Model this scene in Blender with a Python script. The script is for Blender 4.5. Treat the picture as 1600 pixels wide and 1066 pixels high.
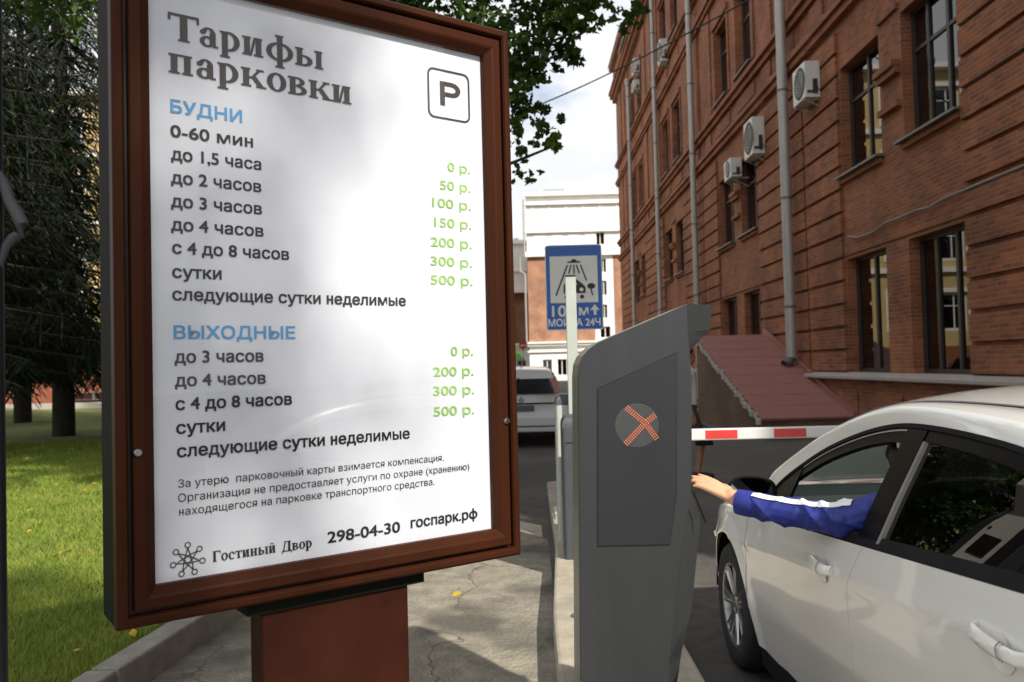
import bpy, bmesh, math, random
from mathutils import Vector, Matrix
R = math.radians
for o in list(bpy.data.objects): bpy.data.objects.remove(o)
C = bpy.context.scene.collection
scene = bpy.context.scene
# ------------------------------------------------------------------ camera
F = 1300.0; EYE = 1.6
CR = Vector((0.99954868, 0.01691381, -0.0248267))      # camera right, up, back in world axes
CU = Vector((0.02530125, -0.02844595, 0.99927507))
CB = Vector((0.01619533, -0.99945223, -0.02886105))
cam = bpy.data.cameras.new('camera'); cam.sensor_width = 36; cam.lens = F / 1600 * 36
cam.clip_start = 0.05; cam.clip_end = 2000
camo = bpy.data.objects.new('camera', cam); C.objects.link(camo)
m = Matrix.Identity(4)
for i in range(3): m[i][0], m[i][1], m[i][2] = CR[i], CU[i], CB[i]
m[2][3] = EYE
camo.matrix_world = m; scene.camera = camo
cam.dof.use_dof = True; cam.dof.focus_distance = 3.3; cam.dof.aperture_fstop = 4.0
def at(px, py, Y):                       # the point at distance Y up the street seen at a pixel of the 1600 px photograph
    r = CR * ((px - 800) / F) + CU * (-(py - 533) / F) - CB
    return Vector((0, 0, EYE)) + r * (Y / r.y)
def onx(px, py, X):
    r = CR * ((px - 800) / F) + CU * (-(py - 533) / F) - CB
    return Vector((0, 0, EYE)) + r * (X / r.x)
# ------------------------------------------------------------------ light
SUN_EL, SUN_AZ = R(40), math.atan2(0.62, -0.785)
SKY, SUNP, EXPO = 0.095, 3.9, 0.68
w = bpy.data.worlds.new('World'); scene.world = w; w.use_nodes = True
nt = w.node_tree; nt.nodes.clear()
def N(t, typ, **k):
    n = t.nodes.new(typ)
    for a, b in k.items():
        if a == 'inp':
            for q, v in b.items(): n.inputs[q].default_value = v
        else: setattr(n, a, b)
    return n
sky = N(nt, 'ShaderNodeTexSky', sky_type='NISHITA', sun_disc=False, sun_elevation=SUN_EL, sun_rotation=SUN_AZ)
tcw = N(nt, 'ShaderNodeTexCoord')
mpw = N(nt, 'ShaderNodeMapping', inp={'Scale': (1.0, 1.0, 2.2), 'Location': (0.35, 0.1, 0.2)})
nz = N(nt, 'ShaderNodeTexNoise', inp={'Scale': 3.2, 'Detail': 9.0, 'Roughness': 0.58})
rp = N(nt, 'ShaderNodeValToRGB'); rp.color_ramp.elements[0].position = 0.26; rp.color_ramp.elements[1].position = 0.44
nz2 = N(nt, 'ShaderNodeTexNoise', inp={'Scale': 5.0, 'Detail': 6.0})
rp2 = N(nt, 'ShaderNodeValToRGB'); rp2.color_ramp.elements[0].color = (5.8, 6.0, 6.3, 1); rp2.color_ramp.elements[1].color = (7.4, 7.4, 7.45, 1)
rp2.color_ramp.elements[0].position = .35; rp2.color_ramp.elements[1].position = .62
mx = N(nt, 'ShaderNodeMix', data_type='RGBA')
bg = N(nt, 'ShaderNodeBackground', inp={'Strength': SKY}); wo = N(nt, 'ShaderNodeOutputWorld')
L = nt.links.new
L(tcw.outputs['Generated'], mpw.inputs[0]); L(mpw.outputs[0], nz.inputs[0]); L(mpw.outputs[0], nz2.inputs[0])
L(nz.outputs[0], rp.inputs[0]); L(nz2.outputs[0], rp2.inputs[0])
L(rp.outputs[0], mx.inputs[0]); L(sky.outputs[0], mx.inputs[6]); L(rp2.outputs[0], mx.inputs[7])
L(mx.outputs[2], bg.inputs[0]); L(bg.outputs[0], wo.inputs[0])
sl = bpy.data.lights.new('sun', 'SUN'); sl.energy = SUNP; sl.angle = R(0.9); sl.color = (1, .93, .82)
so = bpy.data.objects.new('sun', sl); C.objects.link(so)
TO_SUN = Vector((math.sin(SUN_AZ) * math.cos(SUN_EL), math.cos(SUN_AZ) * math.cos(SUN_EL), math.sin(SUN_EL)))
so.rotation_euler = TO_SUN.to_track_quat('Z', 'Y').to_euler(); so.location = (20, -20, 30)
vs = scene.view_settings; scene.display_settings.display_device = 'sRGB'
vs.view_transform = 'Standard'; vs.look = 'None'; vs.gamma = 1; vs.exposure = EXPO; vs.use_curve_mapping = False
scene.render.engine = 'CYCLES'
scene.cycles.use_denoising = True; scene.cycles.max_bounces = 8; scene.cycles.transparent_max_bounces = 24
scene.cycles.sample_clamp_indirect = 6
SHX, SHY = 6.08, -8.32                     # crown of the unseen tree added behind the viewpoint to shade the poster
# ------------------------------------------------------------------ materials
M = {}
def mat(name, col, rough=0.6, metal=0.0, var=0.12, scale=6.0, bump=0.0, bscale=60.0, coat=0.0, spec=0.5, emit=None, stretch=None, col2=None, wide=None, crack=None):
    """Principled material with a two-colour noise variation and an optional bump."""
    mt = bpy.data.materials.new(name); mt.use_nodes = True; t = mt.node_tree
    b = t.nodes['Principled BSDF']
    b.inputs['Roughness'].default_value = rough; b.inputs['Metallic'].default_value = metal
    b.inputs['Coat Weight'].default_value = coat; b.inputs['Coat Roughness'].default_value = 0.04
    b.inputs['Specular IOR Level'].default_value = spec
    tc = N(t, 'ShaderNodeTexCoord'); mp = N(t, 'ShaderNodeMapping')
    if stretch: mp.inputs['Scale'].default_value = stretch
    t.links.new(tc.outputs['Object'], mp.inputs[0])
    nz = N(t, 'ShaderNodeTexNoise', inp={'Scale': scale, 'Detail': 8.0, 'Roughness': 0.6})
    t.links.new(mp.outputs[0], nz.inputs[0])
    r = N(t, 'ShaderNodeValToRGB'); e = r.color_ramp.elements
    e[0].position = .32; e[1].position = .68
    c2 = col2 or tuple(min(1, c * (1 + var)) for c in col)
    c1 = col if col2 else tuple(c * (1 - var) for c in col)
    e[0].color = (*c1, 1); e[1].color = (*c2, 1)
    t.links.new(nz.outputs[0], r.inputs[0]); out = r.outputs[0]
    if wide:                                             # large soft patches of another tone
        n3 = N(t, 'ShaderNodeTexNoise', inp={'Scale': wide[0], 'Detail': 4.0}); t.links.new(tc.outputs['Object'], n3.inputs[0])
        r3 = N(t, 'ShaderNodeValToRGB'); r3.color_ramp.elements[0].position = wide[2]; r3.color_ramp.elements[1].position = wide[2] + .14
        t.links.new(n3.outputs[0], r3.inputs[0])
        mxx = N(t, 'ShaderNodeMix', data_type='RGBA'); t.links.new(r3.outputs[0], mxx.inputs[0]); t.links.new(out, mxx.inputs[6])
        mxx.inputs[7].default_value = (*wide[1], 1); out = mxx.outputs[2]
    if crack:                                            # thin wandering cracks
        nd = N(t, 'ShaderNodeTexNoise', inp={'Scale': 2.6, 'Detail': 5.0}); t.links.new(tc.outputs['Object'], nd.inputs[0])
        mv = N(t, 'ShaderNodeVectorMath', operation='MULTIPLY_ADD'); t.links.new(nd.outputs[1], mv.inputs[0]); mv.inputs[1].default_value = (.7, .7, 0); t.links.new(tc.outputs['Object'], mv.inputs[2])
        vo = N(t, 'ShaderNodeTexVoronoi', feature='DISTANCE_TO_EDGE', inp={'Scale': crack[0]}); t.links.new(mv.outputs[0], vo.inputs[0])
        lt = N(t, 'ShaderNodeMath', operation='LESS_THAN'); lt.inputs[1].default_value = crack[1]; t.links.new(vo.outputs[0], lt.inputs[0])
        mc = N(t, 'ShaderNodeMix', data_type='RGBA'); t.links.new(lt.outputs[0], mc.inputs[0]); t.links.new(out, mc.inputs[6]); mc.inputs[7].default_value = (*[c * .62 for c in col], 1); out = mc.outputs[2]
    t.links.new(out, b.inputs['Base Color'])
    if bump:
        n2 = N(t, 'ShaderNodeTexNoise', inp={'Scale': bscale, 'Detail': 6.0}); t.links.new(mp.outputs[0], n2.inputs[0])
        bp = N(t, 'ShaderNodeBump', inp={'Strength': bump, 'Distance': 0.02}); t.links.new(n2.outputs[0], bp.inputs['Height'])
        t.links.new(bp.outputs[0], b.inputs['Normal'])
    if emit:
        b.inputs['Emission Color'].default_value = (*emit[0], 1); b.inputs['Emission Strength'].default_value = emit[1]
    M[name] = mt; return mt
def glass(name, tint, ior=1.5, gcol=(1, 1, 1)):
    mt = bpy.data.materials.new(name); mt.use_nodes = True; t = mt.node_tree; t.nodes.clear()
    tr = N(t, 'ShaderNodeBsdfTransparent', inp={0: (*tint, 1)}); gl = N(t, 'ShaderNodeBsdfGlossy', inp={'Roughness': 0.0, 'Color': (*gcol, 1)})
    fr = N(t, 'ShaderNodeFresnel'); ge = N(t, 'ShaderNodeNewGeometry'); mr = N(t, 'ShaderNodeMapRange', inp={'To Min': ior, 'To Max': 1 / ior}); t.links.new(ge.outputs['Backfacing'], mr.inputs[0]); t.links.new(mr.outputs[0], fr.inputs['IOR']); mx = N(t, 'ShaderNodeMixShader'); o = N(t, 'ShaderNodeOutputMaterial')
    t.links.new(fr.outputs[0], mx.inputs[0]); t.links.new(tr.outputs[0], mx.inputs[1]); t.links.new(gl.outputs[0], mx.inputs[2]); t.links.new(mx.outputs[0], o.inputs[0])
    M[name] = mt
def brickmat(name, c1, c2, mortar, bw=.25, bh=.072, wide=None, msize=.008):
    mt = bpy.data.materials.new(name); mt.use_nodes = True; t = mt.node_tree; b = t.nodes['Principled BSDF']
    b.inputs['Roughness'].default_value = .85
    tc = N(t, 'ShaderNodeTexCoord'); sp = N(t, 'ShaderNodeSeparateXYZ'); ad = N(t, 'ShaderNodeMath', operation='ADD'); cb = N(t, 'ShaderNodeCombineXYZ')
    t.links.new(tc.outputs['Object'], sp.inputs[0]); t.links.new(sp.outputs[0], ad.inputs[0]); t.links.new(sp.outputs[1], ad.inputs[1])
    t.links.new(ad.outputs[0], cb.inputs[0]); t.links.new(sp.outputs[2], cb.inputs[1])
    br = N(t, 'ShaderNodeTexBrick', inp={'Color1': (*c1, 1), 'Color2': (*c2, 1), 'Mortar': (*mortar, 1), 'Scale': 1.0, 'Mortar Size': msize, 'Mortar Smooth': .3, 'Bias': -.1, 'Brick Width': bw, 'Row Height': bh})
    t.links.new(cb.outputs[0], br.inputs[0])
    nz = N(t, 'ShaderNodeTexNoise', inp={'Scale': .7, 'Detail': 8.0, 'Roughness': .65}); t.links.new(tc.outputs['Object'], nz.inputs[0])
    rp = N(t, 'ShaderNodeValToRGB'); e = rp.color_ramp.elements; e[0].position = .35; e[1].position = .7; e[0].color = (.62, .6, .6, 1); e[1].color = (1.25, 1.2, 1.15, 1)
    t.links.new(nz.outputs[0], rp.inputs[0])
    mu = N(t, 'ShaderNodeMix', data_type='RGBA', blend_type='MULTIPLY'); mu.inputs[0].default_value = 1
    t.links.new(br.outputs[0], mu.inputs[6]); t.links.new(rp.outputs[0], mu.inputs[7])
    n2 = N(t, 'ShaderNodeTexNoise', inp={'Scale': 14.0, 'Detail': 5.0}); t.links.new(tc.outputs['Object'], n2.inputs[0])
    r2 = N(t, 'ShaderNodeValToRGB'); r2.color_ramp.elements[0].position = .62; r2.color_ramp.elements[1].position = .75
    r2.color_ramp.elements[1].color = (.4, .4, .4, 1)
    t.links.new(n2.outputs[0], r2.inputs[0])
    m2 = N(t, 'ShaderNodeMix', data_type='RGBA'); t.links.new(r2.outputs[0], m2.inputs[0]); t.links.new(mu.outputs[2], m2.inputs[6]); m2.inputs[7].default_value = (*mortar, 1)
    t.links.new(m2.outputs[2], b.inputs['Base Color'])
    bp = N(t, 'ShaderNodeBump', inp={'Strength': .6, 'Distance': .01}); bp.invert = True
    t.links.new(br.outputs['Fac'], bp.inputs['Height']); t.links.new(bp.outputs[0], b.inputs['Normal'])
    M[name] = mt
def leafmat(name, c1, c2, transl=.35, scale=1.5):
    mt = bpy.data.materials.new(name); mt.use_nodes = True; t = mt.node_tree; b = t.nodes['Principled BSDF']; o = t.nodes['Material Output']
    b.inputs['Roughness'].default_value = .6; b.inputs['Specular IOR Level'].default_value = .18
    tc = N(t, 'ShaderNodeTexCoord'); nz = N(t, 'ShaderNodeTexNoise', inp={'Scale': scale, 'Detail': 6.0, 'Roughness': .8}); t.links.new(tc.outputs['Object'], nz.inputs[0])
    r = N(t, 'ShaderNodeValToRGB'); r.color_ramp.elements[0].position = .3; r.color_ramp.elements[1].position = .7
    r.color_ramp.elements[0].color = (*c1, 1); r.color_ramp.elements[1].color = (*c2, 1)
    t.links.new(nz.outputs[0], r.inputs[0]); t.links.new(r.outputs[0], b.inputs['Base Color'])
    tl = N(t, 'ShaderNodeBsdfTranslucent'); t.links.new(r.outputs[0], tl.inputs[0])
    mx = N(t, 'ShaderNodeMixShader'); mx.inputs[0].default_value = transl
    t.links.new(b.outputs[0], mx.inputs[1]); t.links.new(tl.outputs[0], mx.inputs[2]); t.links.new(mx.outputs[0], o.inputs[0])
    M[name] = mt
mat('asphalt', (.075, .07, .065), .9, var=.25, scale=9, bump=.5, bscale=90, wide=(.45, (.11, .10, .08), .5), crack=(.3, .003))
mat('old_paving', (.175, .16, .13), .92, scale=7, bump=1.0, bscale=38, col2=(.31, .28, .215), wide=(1.3, (.10, .092, .075), .5), crack=(.42, .0028))  # darker patches paint stains together with dappled tree shade
mat('concrete', (.37, .33, .26), .9, var=.18, scale=7, bump=.4, bscale=70, wide=(1.6, (.22, .21, .19), .55))
mat('kerb_stone', (.25, .235, .205), .9, var=.2, scale=8, bump=.5, bscale=80)
mat('soil', (.10, .13, .035), .95, var=.4, scale=3, bump=.6, bscale=40, col2=(.15, .19, .05))
mat('pale_path', (.30, .27, .23), .9, var=.15, scale=2)
mat('frame_brown', (.038, .0115, .0050), .42, var=.25, scale=3, coat=0, stretch=(1, 1, .2), spec=.07, bump=.03, bscale=30)
mat('frame_groove', (.012, .004, .003), .5)
mat('pedestal_brown', (.031, .0085, .0052), .45, var=.3, scale=3, coat=0, spec=.1, bump=.02, bscale=20)
mat('poster_paper', (.56, .585, .65), .55, var=.012, scale=2)
mat('ink_dark', (.012, .012, .013), .6, spec=.2)
mat('ink_brown', (.045, .038, .034), .6, spec=.2)
mat('ink_blue', (.045, .25, .52), .6)
mat('ink_green', (.22, .42, .07), .6)
mat('lock_metal', (.28, .28, .28), .25, 1)
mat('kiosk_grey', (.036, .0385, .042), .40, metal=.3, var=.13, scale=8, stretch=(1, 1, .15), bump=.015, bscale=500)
mat('kiosk_door', (.023, .025, .028), .42, metal=.3, var=.06, scale=8, stretch=(1, 1, .15))
mat('housing_dark', (.006, .007, .005), .7, spec=.08)
mat('kiosk_edge', (.24, .25, .21), .4, metal=.3, var=.1, scale=4)
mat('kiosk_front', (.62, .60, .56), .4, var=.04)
mat('black_gap', (.006, .006, .006), .8)
mat('screen_dark', (.012, .014, .016), .12, spec=.6)
mat('led_off', (.045, .047, .048), .3)
mat('led_red', (.70, .17, .07), .4, emit=((1, .25, .1), .08))
mat('orange_plastic', (.75, .26, .03), .4)
mat('cabinet_slate', (.06, .068, .078), .45, var=.08, spec=.4)
mat('cabinet_light', (.42, .45, .41), .5, var=.05, scale=3)
mat('boom_grey', (.40, .44, .40), .45, var=.05)
mat('white_paint', (.62, .62, .60), .4, var=.04)
mat('red_paint', (.55, .035, .03), .4, var=.1)
mat('yellow_paint', (.62, .36, .03), .5, var=.15)
mat('sign_blue', (.010, .10, .42), .35, var=.05)
mat('sign_white', (.72, .72, .69), .4, var=.04)
mat('sign_black', (.012, .012, .014), .5)
mat('zinc', (.42, .40, .37), .5, metal=.35, var=.12, scale=3, stretch=(4, 4, .6))
mat('zinc_dark', (.16, .155, .15), .5, metal=.4, var=.12)
mat('red_sheet', (.27, .115, .095), .55, var=.14, scale=2.5, stretch=(1, 4, 1))
mat('stone_edge', (.42, .38, .34), .9, var=.25, scale=12, bump=.6, bscale=40)
mat('window_frame_dark', (.035, .028, .024), .5)
mat('window_frame_white', (.72, .72, .70), .5)
mat('room_dark', (.010, .011, .011), .7)
mat('ac_white', (.66, .65, .60), .45, var=.05)
mat('ac_dark', (.03, .03, .03), .6)
mat('cable_black', (.012, .012, .012), .6)
mat('cable_grey', (.22, .21, .19), .6)
mat('plaster_white', (.84, .83, .79), .8, var=.04, scale=.8)
mat('plaster_grey', (.60, .59, .55), .8, var=.05, scale=.8)  # greyer tone for the chimney and one dish
mat('plaster_yellow', (.58, .43, .20), .85, var=.12, scale=.5)
mat('plinth_red', (.26, .085, .045), .85, var=.2, scale=.8)
mat('green_sign', (.16, .62, .06), .5, var=.05)
mat('skin', (.62, .35, .215), .5, var=.08, scale=14, spec=.35)
mat('skin_tan', (.30, .14, .075), .5, var=.08, scale=14)
mat('hair_black', (.01, .008, .007), .5)
mat('jacket_blue', (.022, .034, .235), .5, var=.25, scale=14, spec=.4)
mat('jacket_white', (.78, .78, .78), .6)
mat('shirt_white', (.66, .66, .68), .8, var=.08, scale=10)
mat('shorts_dark', (.035, .04, .05), .8)
mat('shoe_dark', (.015, .015, .016), .6)
mat('silver_paint', (.60, .60, .59), .3, var=.03, coat=.8)
mat('car_paint', (.80, .79, .75), .28, var=.015, scale=2, coat=1.0)
mat('car_black', (.004, .004, .0045), .35, spec=.05)
mat('car_trim', (.009, .009, .010), .65, spec=.12)
mat('car_interior', (.022, .022, .024), .7, var=.2, scale=20)
mat('car_dash', (.05, .055, .06), .6)
mat('car_chrome', (.6, .6, .6), .12, 1)
mat('tyre', (.018, .018, .018), .85, var=.2, scale=30, bump=.3, bscale=60)
mat('rim', (.42, .42, .43), .28, .9, var=.05)
mat('lamp_red', (.30, .012, .012), .2, coat=.6)
mat('bark', (.030, .023, .017), .95, var=.35, scale=9, bump=.8, bscale=25, stretch=(3, 3, .5))
mat('iron', (.018, .02, .026), .5, metal=.4)
mat('mirror', (.75, .77, .78), .02, 1, var=0)
mat('iron_pale', (.045, .048, .055), .6)
mat('plate_grey', (.10, .105, .11), .5)
glass('pane_clear', (1, 1, 1), 1.45)
glass('pane_car', (.26, .32, .30), 1.45)
glass('pane_tint', (.05, .055, .06), 1.7)
glass('pane_house', (.25, .28, .28), 1.7)
brickmat('brick_red', (.37, .112, .038), (.19, .056, .024), (.26, .15, .092), msize=.012)
brickmat('brick_orange', (.42, .22, .14), (.38, .19, .115), (.45, .32, .24), .3, .09)
brickmat('brick_brown', (.17, .10, .06), (.13, .08, .05), (.16, .12, .09))
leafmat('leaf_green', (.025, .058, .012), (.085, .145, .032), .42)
leafmat('leaf_sunlit', (.10, .17, .028), (.20, .26, .05), .45)  # lighter green that paints sunlight into the foliage colour
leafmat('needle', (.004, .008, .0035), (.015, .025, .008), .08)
leafmat('grass_blade', (.14, .24, .03), (.34, .37, .075), .35, 2.2)
leafmat('leaf_yellow', (.55, .36, .03), (.65, .45, .08), .3)
# ------------------------------------------------------------------ mesh builder
class MB:
    def __init__(s): s.v = []; s.f = []; s.mi = []; s.cur = 0
    def add(s, vs, fs):
        n = len(s.v); s.v += [tuple(p) for p in vs]; s.f += [tuple(i + n for i in f) for f in fs]; s.mi += [s.cur] * len(fs); return s
    def box(s, x0, y0, z0, x1, y1, z1):
        return s.add([(x0, y0, z0), (x1, y0, z0), (x1, y1, z0), (x0, y1, z0), (x0, y0, z1), (x1, y0, z1), (x1, y1, z1), (x0, y1, z1)],
                     [(0, 3, 2, 1), (4, 5, 6, 7), (0, 1, 5, 4), (1, 2, 6, 5), (2, 3, 7, 6), (3, 0, 4, 7)])
    def prism(s, poly, a0, a1, ax='y'):              # polygon extruded along an axis; poly given in the other two axes
        f = {'y': lambda p, a: (p[0], a, p[1]), 'x': lambda p, a: (a, p[0], p[1]), 'z': lambda p, a: (p[0], p[1], a)}[ax]
        n = len(poly); vs = [f(p, a0) for p in poly] + [f(p, a1) for p in poly]
        return s.add(vs, [tuple(range(n))[::-1], tuple(range(n, 2 * n))] + [(i, (i + 1) % n, n + (i + 1) % n, n + i) for i in range(n)])
    def tube(s, pts, r, n=8, caps=True):
        pts = [Vector(p) for p in pts]; rs = r if isinstance(r, (list, tuple)) else [r] * len(pts)
        vs = []; fs = []; up = Vector((0.13, .21, .97)); k = len(pts)
        for i, p in enumerate(pts):
            d = (pts[min(i + 1, k - 1)] - pts[max(i - 1, 0)]).normalized()
            a = d.cross(up)
            if a.length < .05: a = d.cross(Vector((1, 0, 0)))
            a.normalize(); b = d.cross(a)
            for j in range(n):
                t = 2 * math.pi * j / n; vs.append(p + (a * math.cos(t) + b * math.sin(t)) * rs[i])
        for i in range(k - 1):
            for j in range(n): fs.append((i * n + j, i * n + (j + 1) % n, (i + 1) * n + (j + 1) % n, (i + 1) * n + j))
        if caps: fs += [tuple(range(n)), tuple(range((k - 1) * n, k * n))[::-1]]
        return s.add(vs, fs)
    def grid(s, fn, nu, nv, flip=False):
        vs = [fn(i / nu, j / nv) for i in range(nu + 1) for j in range(nv + 1)]; fs = []
        for i in range(nu):
            for j in range(nv):
                q = (i * (nv + 1) + j, (i + 1) * (nv + 1) + j, (i + 1) * (nv + 1) + j + 1, i * (nv + 1) + j + 1)
                fs.append(q[::-1] if flip else q)
        return s.add(vs, fs)
    def lathe(s, prof, c, ax, n=32):                 # profile (radius, along-axis) turned round an axis through c
        ax = Vector(ax).normalized(); a = ax.orthogonal().normalized(); b = ax.cross(a); c = Vector(c); k = len(prof)
        vs = [c + ax * h + (a * math.cos(2 * math.pi * j / n) + b * math.sin(2 * math.pi * j / n)) * r for r, h in prof for j in range(n)]
        return s.add(vs, [(i * n + j, i * n + (j + 1) % n, (i + 1) * n + (j + 1) % n, (i + 1) * n + j) for i in range(k - 1) for j in range(n)])
    def ball(s, c, r, n=12, sc=(1, 1, 1)):
        c = Vector(c); k = n // 2
        return s.grid(lambda u, v: c + Vector((sc[0] * r * math.sin(math.pi * v) * math.cos(2 * math.pi * u), sc[1] * r * math.sin(math.pi * v) * math.sin(2 * math.pi * u), sc[2] * r * math.cos(math.pi * v))), n, k)
    def poly(s, pts): return s.add(pts, [tuple(range(len(pts)))])
    def build(s, name, mats, parent=None, smooth=False, bevel=0, solid=0, autosm=None, out=None):
        me = bpy.data.meshes.new(name); me.from_pydata(s.v, [], s.f)
        ms = mats if isinstance(mats, (list, tuple)) else [mats]
        for q in ms: me.materials.append(M[q])
        if len(ms) > 1: me.polygons.foreach_set('material_index', s.mi)
        me.update()
        bm = bmesh.new(); bm.from_mesh(me); bmesh.ops.remove_doubles(bm, verts=bm.verts, dist=1e-5); bmesh.ops.recalc_face_normals(bm, faces=bm.faces) if smooth or bevel or solid else None
        if out is not None:
            o_ = Vector(out)
            if sum((f.calc_center_median() - o_).normalized().dot(f.normal) * f.calc_area() for f in bm.faces) < 0: bmesh.ops.reverse_faces(bm, faces=bm.faces)
        bm.to_mesh(me); bm.free()
        o = bpy.data.objects.new(name, me); C.objects.link(o)
        if parent: o.parent = parent
        if smooth:
            me.polygons.foreach_set('use_smooth', [True] * len(me.polygons))
            try: me.set_sharp_from_angle(angle=R(autosm or 40))
            except Exception: pass
        if solid:
            md = o.modifiers.new('solid', 'SOLIDIFY'); md.thickness = abs(solid); md.offset = -1 if solid > 0 else 1
            if smooth: es = o.modifiers.new('edges', 'EDGE_SPLIT'); es.split_angle = R(50)
        if bevel:
            md = o.modifiers.new('bevel', 'BEVEL'); md.width = bevel; md.segments = 2; md.limit_method = 'ANGLE'; md.angle_limit = R(35)
        return o
def thing(name, label, cat, loc=(0, 0, 0), rz=0, group=None):
    o = bpy.data.objects.new(name, None); C.objects.link(o); o.empty_display_size = .2
    o.location = loc; o.rotation_euler = (0, 0, rz); o['label'] = label; o['category'] = cat
    if group: o['group'] = group
    return o
def tag(o, label, cat, group=None):
    o['label'] = label; o['category'] = cat
    if group: o['group'] = group
    return o
def struct(o, kind='structure'): o['kind'] = kind; return o
def copy_tree(o, parent=None):
    c = o.copy(); C.objects.link(c); c.parent = parent
    for ch in list(o.children): copy_tree(ch, c)
    return c
def arc(cx, cy, rx, ry, a0, a1, n=16): return [(cx + rx * math.cos(R(a0 + (a1 - a0) * i / n)), cy + ry * math.sin(R(a0 + (a1 - a0) * i / n))) for i in range(n + 1)]
def rrect(x0, y0, x1, y1, r, n=5):
    return arc(x1 - r, y1 - r, r, r, 0, 90, n) + arc(x0 + r, y1 - r, r, r, 90, 180, n) + arc(x0 + r, y0 + r, r, r, 180, 270, n) + arc(x1 - r, y0 + r, r, r, 270, 360, n)
def lerp(a, b, t): return a + (b - a) * t
def interp(x, xs, ys):
    if x <= xs[0]: return ys[0]
    for i in range(len(xs) - 1):
        if x <= xs[i + 1]: return lerp(ys[i], ys[i + 1], (x - xs[i]) / (xs[i + 1] - xs[i]))
    return ys[-1]
def crom(P, t):                                      # Catmull-Rom through control tuples, t in 0..1
    n = len(P) - 1; x = min(max(t * n, 0), n - 1e-9); i = int(x); f = x - i
    p = [P[max(i - 1, 0)], P[i], P[i + 1], P[min(i + 2, n)]]
    return tuple(.5 * (2 * p[1][k] + (p[2][k] - p[0][k]) * f + (2 * p[0][k] - 5 * p[1][k] + 4 * p[2][k] - p[3][k]) * f * f + (3 * p[1][k] - p[0][k] - 3 * p[2][k] + p[3][k]) * f ** 3) for k in range(len(P[0])))
# ------------------------------------------------------------------ lettering
GLY = {}
def sans(ch):
    """One letter of the plain face as (vertices, faces, advance) on a unit em."""
    if ch in GLY: return GLY[ch]
    def measure(st):
        cu = bpy.data.curves.new('t', 'FONT'); cu.body = st; cu.size = 1; cu.resolution_u = 4
        ob = bpy.data.objects.new('t', cu); C.objects.link(ob)
        me = bpy.data.meshes.new_from_object(ob.evaluated_get(bpy.context.evaluated_depsgraph_get()))
        vs = [(v.co.x, v.co.y) for v in me.vertices]; fs = [tuple(p.vertices) for p in me.polygons]
        bpy.data.objects.remove(ob); bpy.data.curves.remove(cu); bpy.data.meshes.remove(me); return vs, fs
    vs, fs = [], []
    def quad(*p):
        k = len(vs); vs.extend(p); fs.append(tuple(range(k, k + len(p))))
    def rect(a, b, c, d): quad((a, b), (c, b), (c, d), (a, d))
    def ring(cx, cy, rx, ry, ix, iy, a0=0, a1=360, n=28):
        for i in range(n):
            p, q = R(a0 + (a1 - a0) * i / n), R(a0 + (a1 - a0) * (i + 1) / n)
            quad((cx + rx * math.cos(p), cy + ry * math.sin(p)), (cx + rx * math.cos(q), cy + ry * math.sin(q)), (cx + ix * math.cos(q), cy + iy * math.sin(q)), (cx + ix * math.cos(p), cy + iy * math.sin(p)))
    if ch == 'н': rect(.075, 0, .165, .55); rect(.365, 0, .455, .55); rect(.165, .24, .365, .32); adv = .53
    elif ch == 'ю': rect(.075, 0, .165, .55); rect(.165, .24, .27, .32); ring(.50, .275, .25, .285, .155, .20); adv = .80
    elif ch == 'ы': rect(.075, 0, .165, .55); rect(.165, .27, .30, .345); rect(.165, 0, .30, .075); ring(.30, .1725, .185, .1725, .095, .0975, -90, 90, 14); rect(.575, 0, .665, .55); adv = .74
    elif ch == 'ф': ring(.39, .275, .335, .285, .24, .20); rect(.345, -.20, .435, .75); adv = .78
    else:
        a, f = measure('|' + ch + '|'); b = measure('||')[0]; adv = (max(p[0] for p in a) - min(p[0] for p in a)) - (max(p[0] for p in b) - min(p[0] for p in b))
        if ch != ' ': vs, fs = measure(ch)
    GLY[ch] = (vs, fs, adv); return GLY[ch]
def text_into(mb, s, x0, x1, base, size, y, bold=0.0):
    """Writes a line into mb in the x-z plane at depth y, stretched to run from x0 to x1."""
    x = 0; V = []; Fs = []
    for ch in s:
        vs, fs, adv = sans(ch); k = len(V); V += [(x + a, b) for a, b in vs]; Fs += [tuple(i + k for i in f) for f in fs]; x += adv
    a = min(v[0] for v in V); b = max(v[0] for v in V); k = (x1 - x0) / (b - a)
    for i, (dx, dz) in enumerate(((0, 0),) if bold < .0002 else ((-.6, -.5), (.6, -.5), (-.6, .5), (.6, .5))):
        mb.add([(x0 + (v[0] - a) * k + dx * bold, y - i * 5e-5, base + v[1] * size + dz * bold) for v in V], Fs)
T_ = .27; H_ = .10
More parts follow.
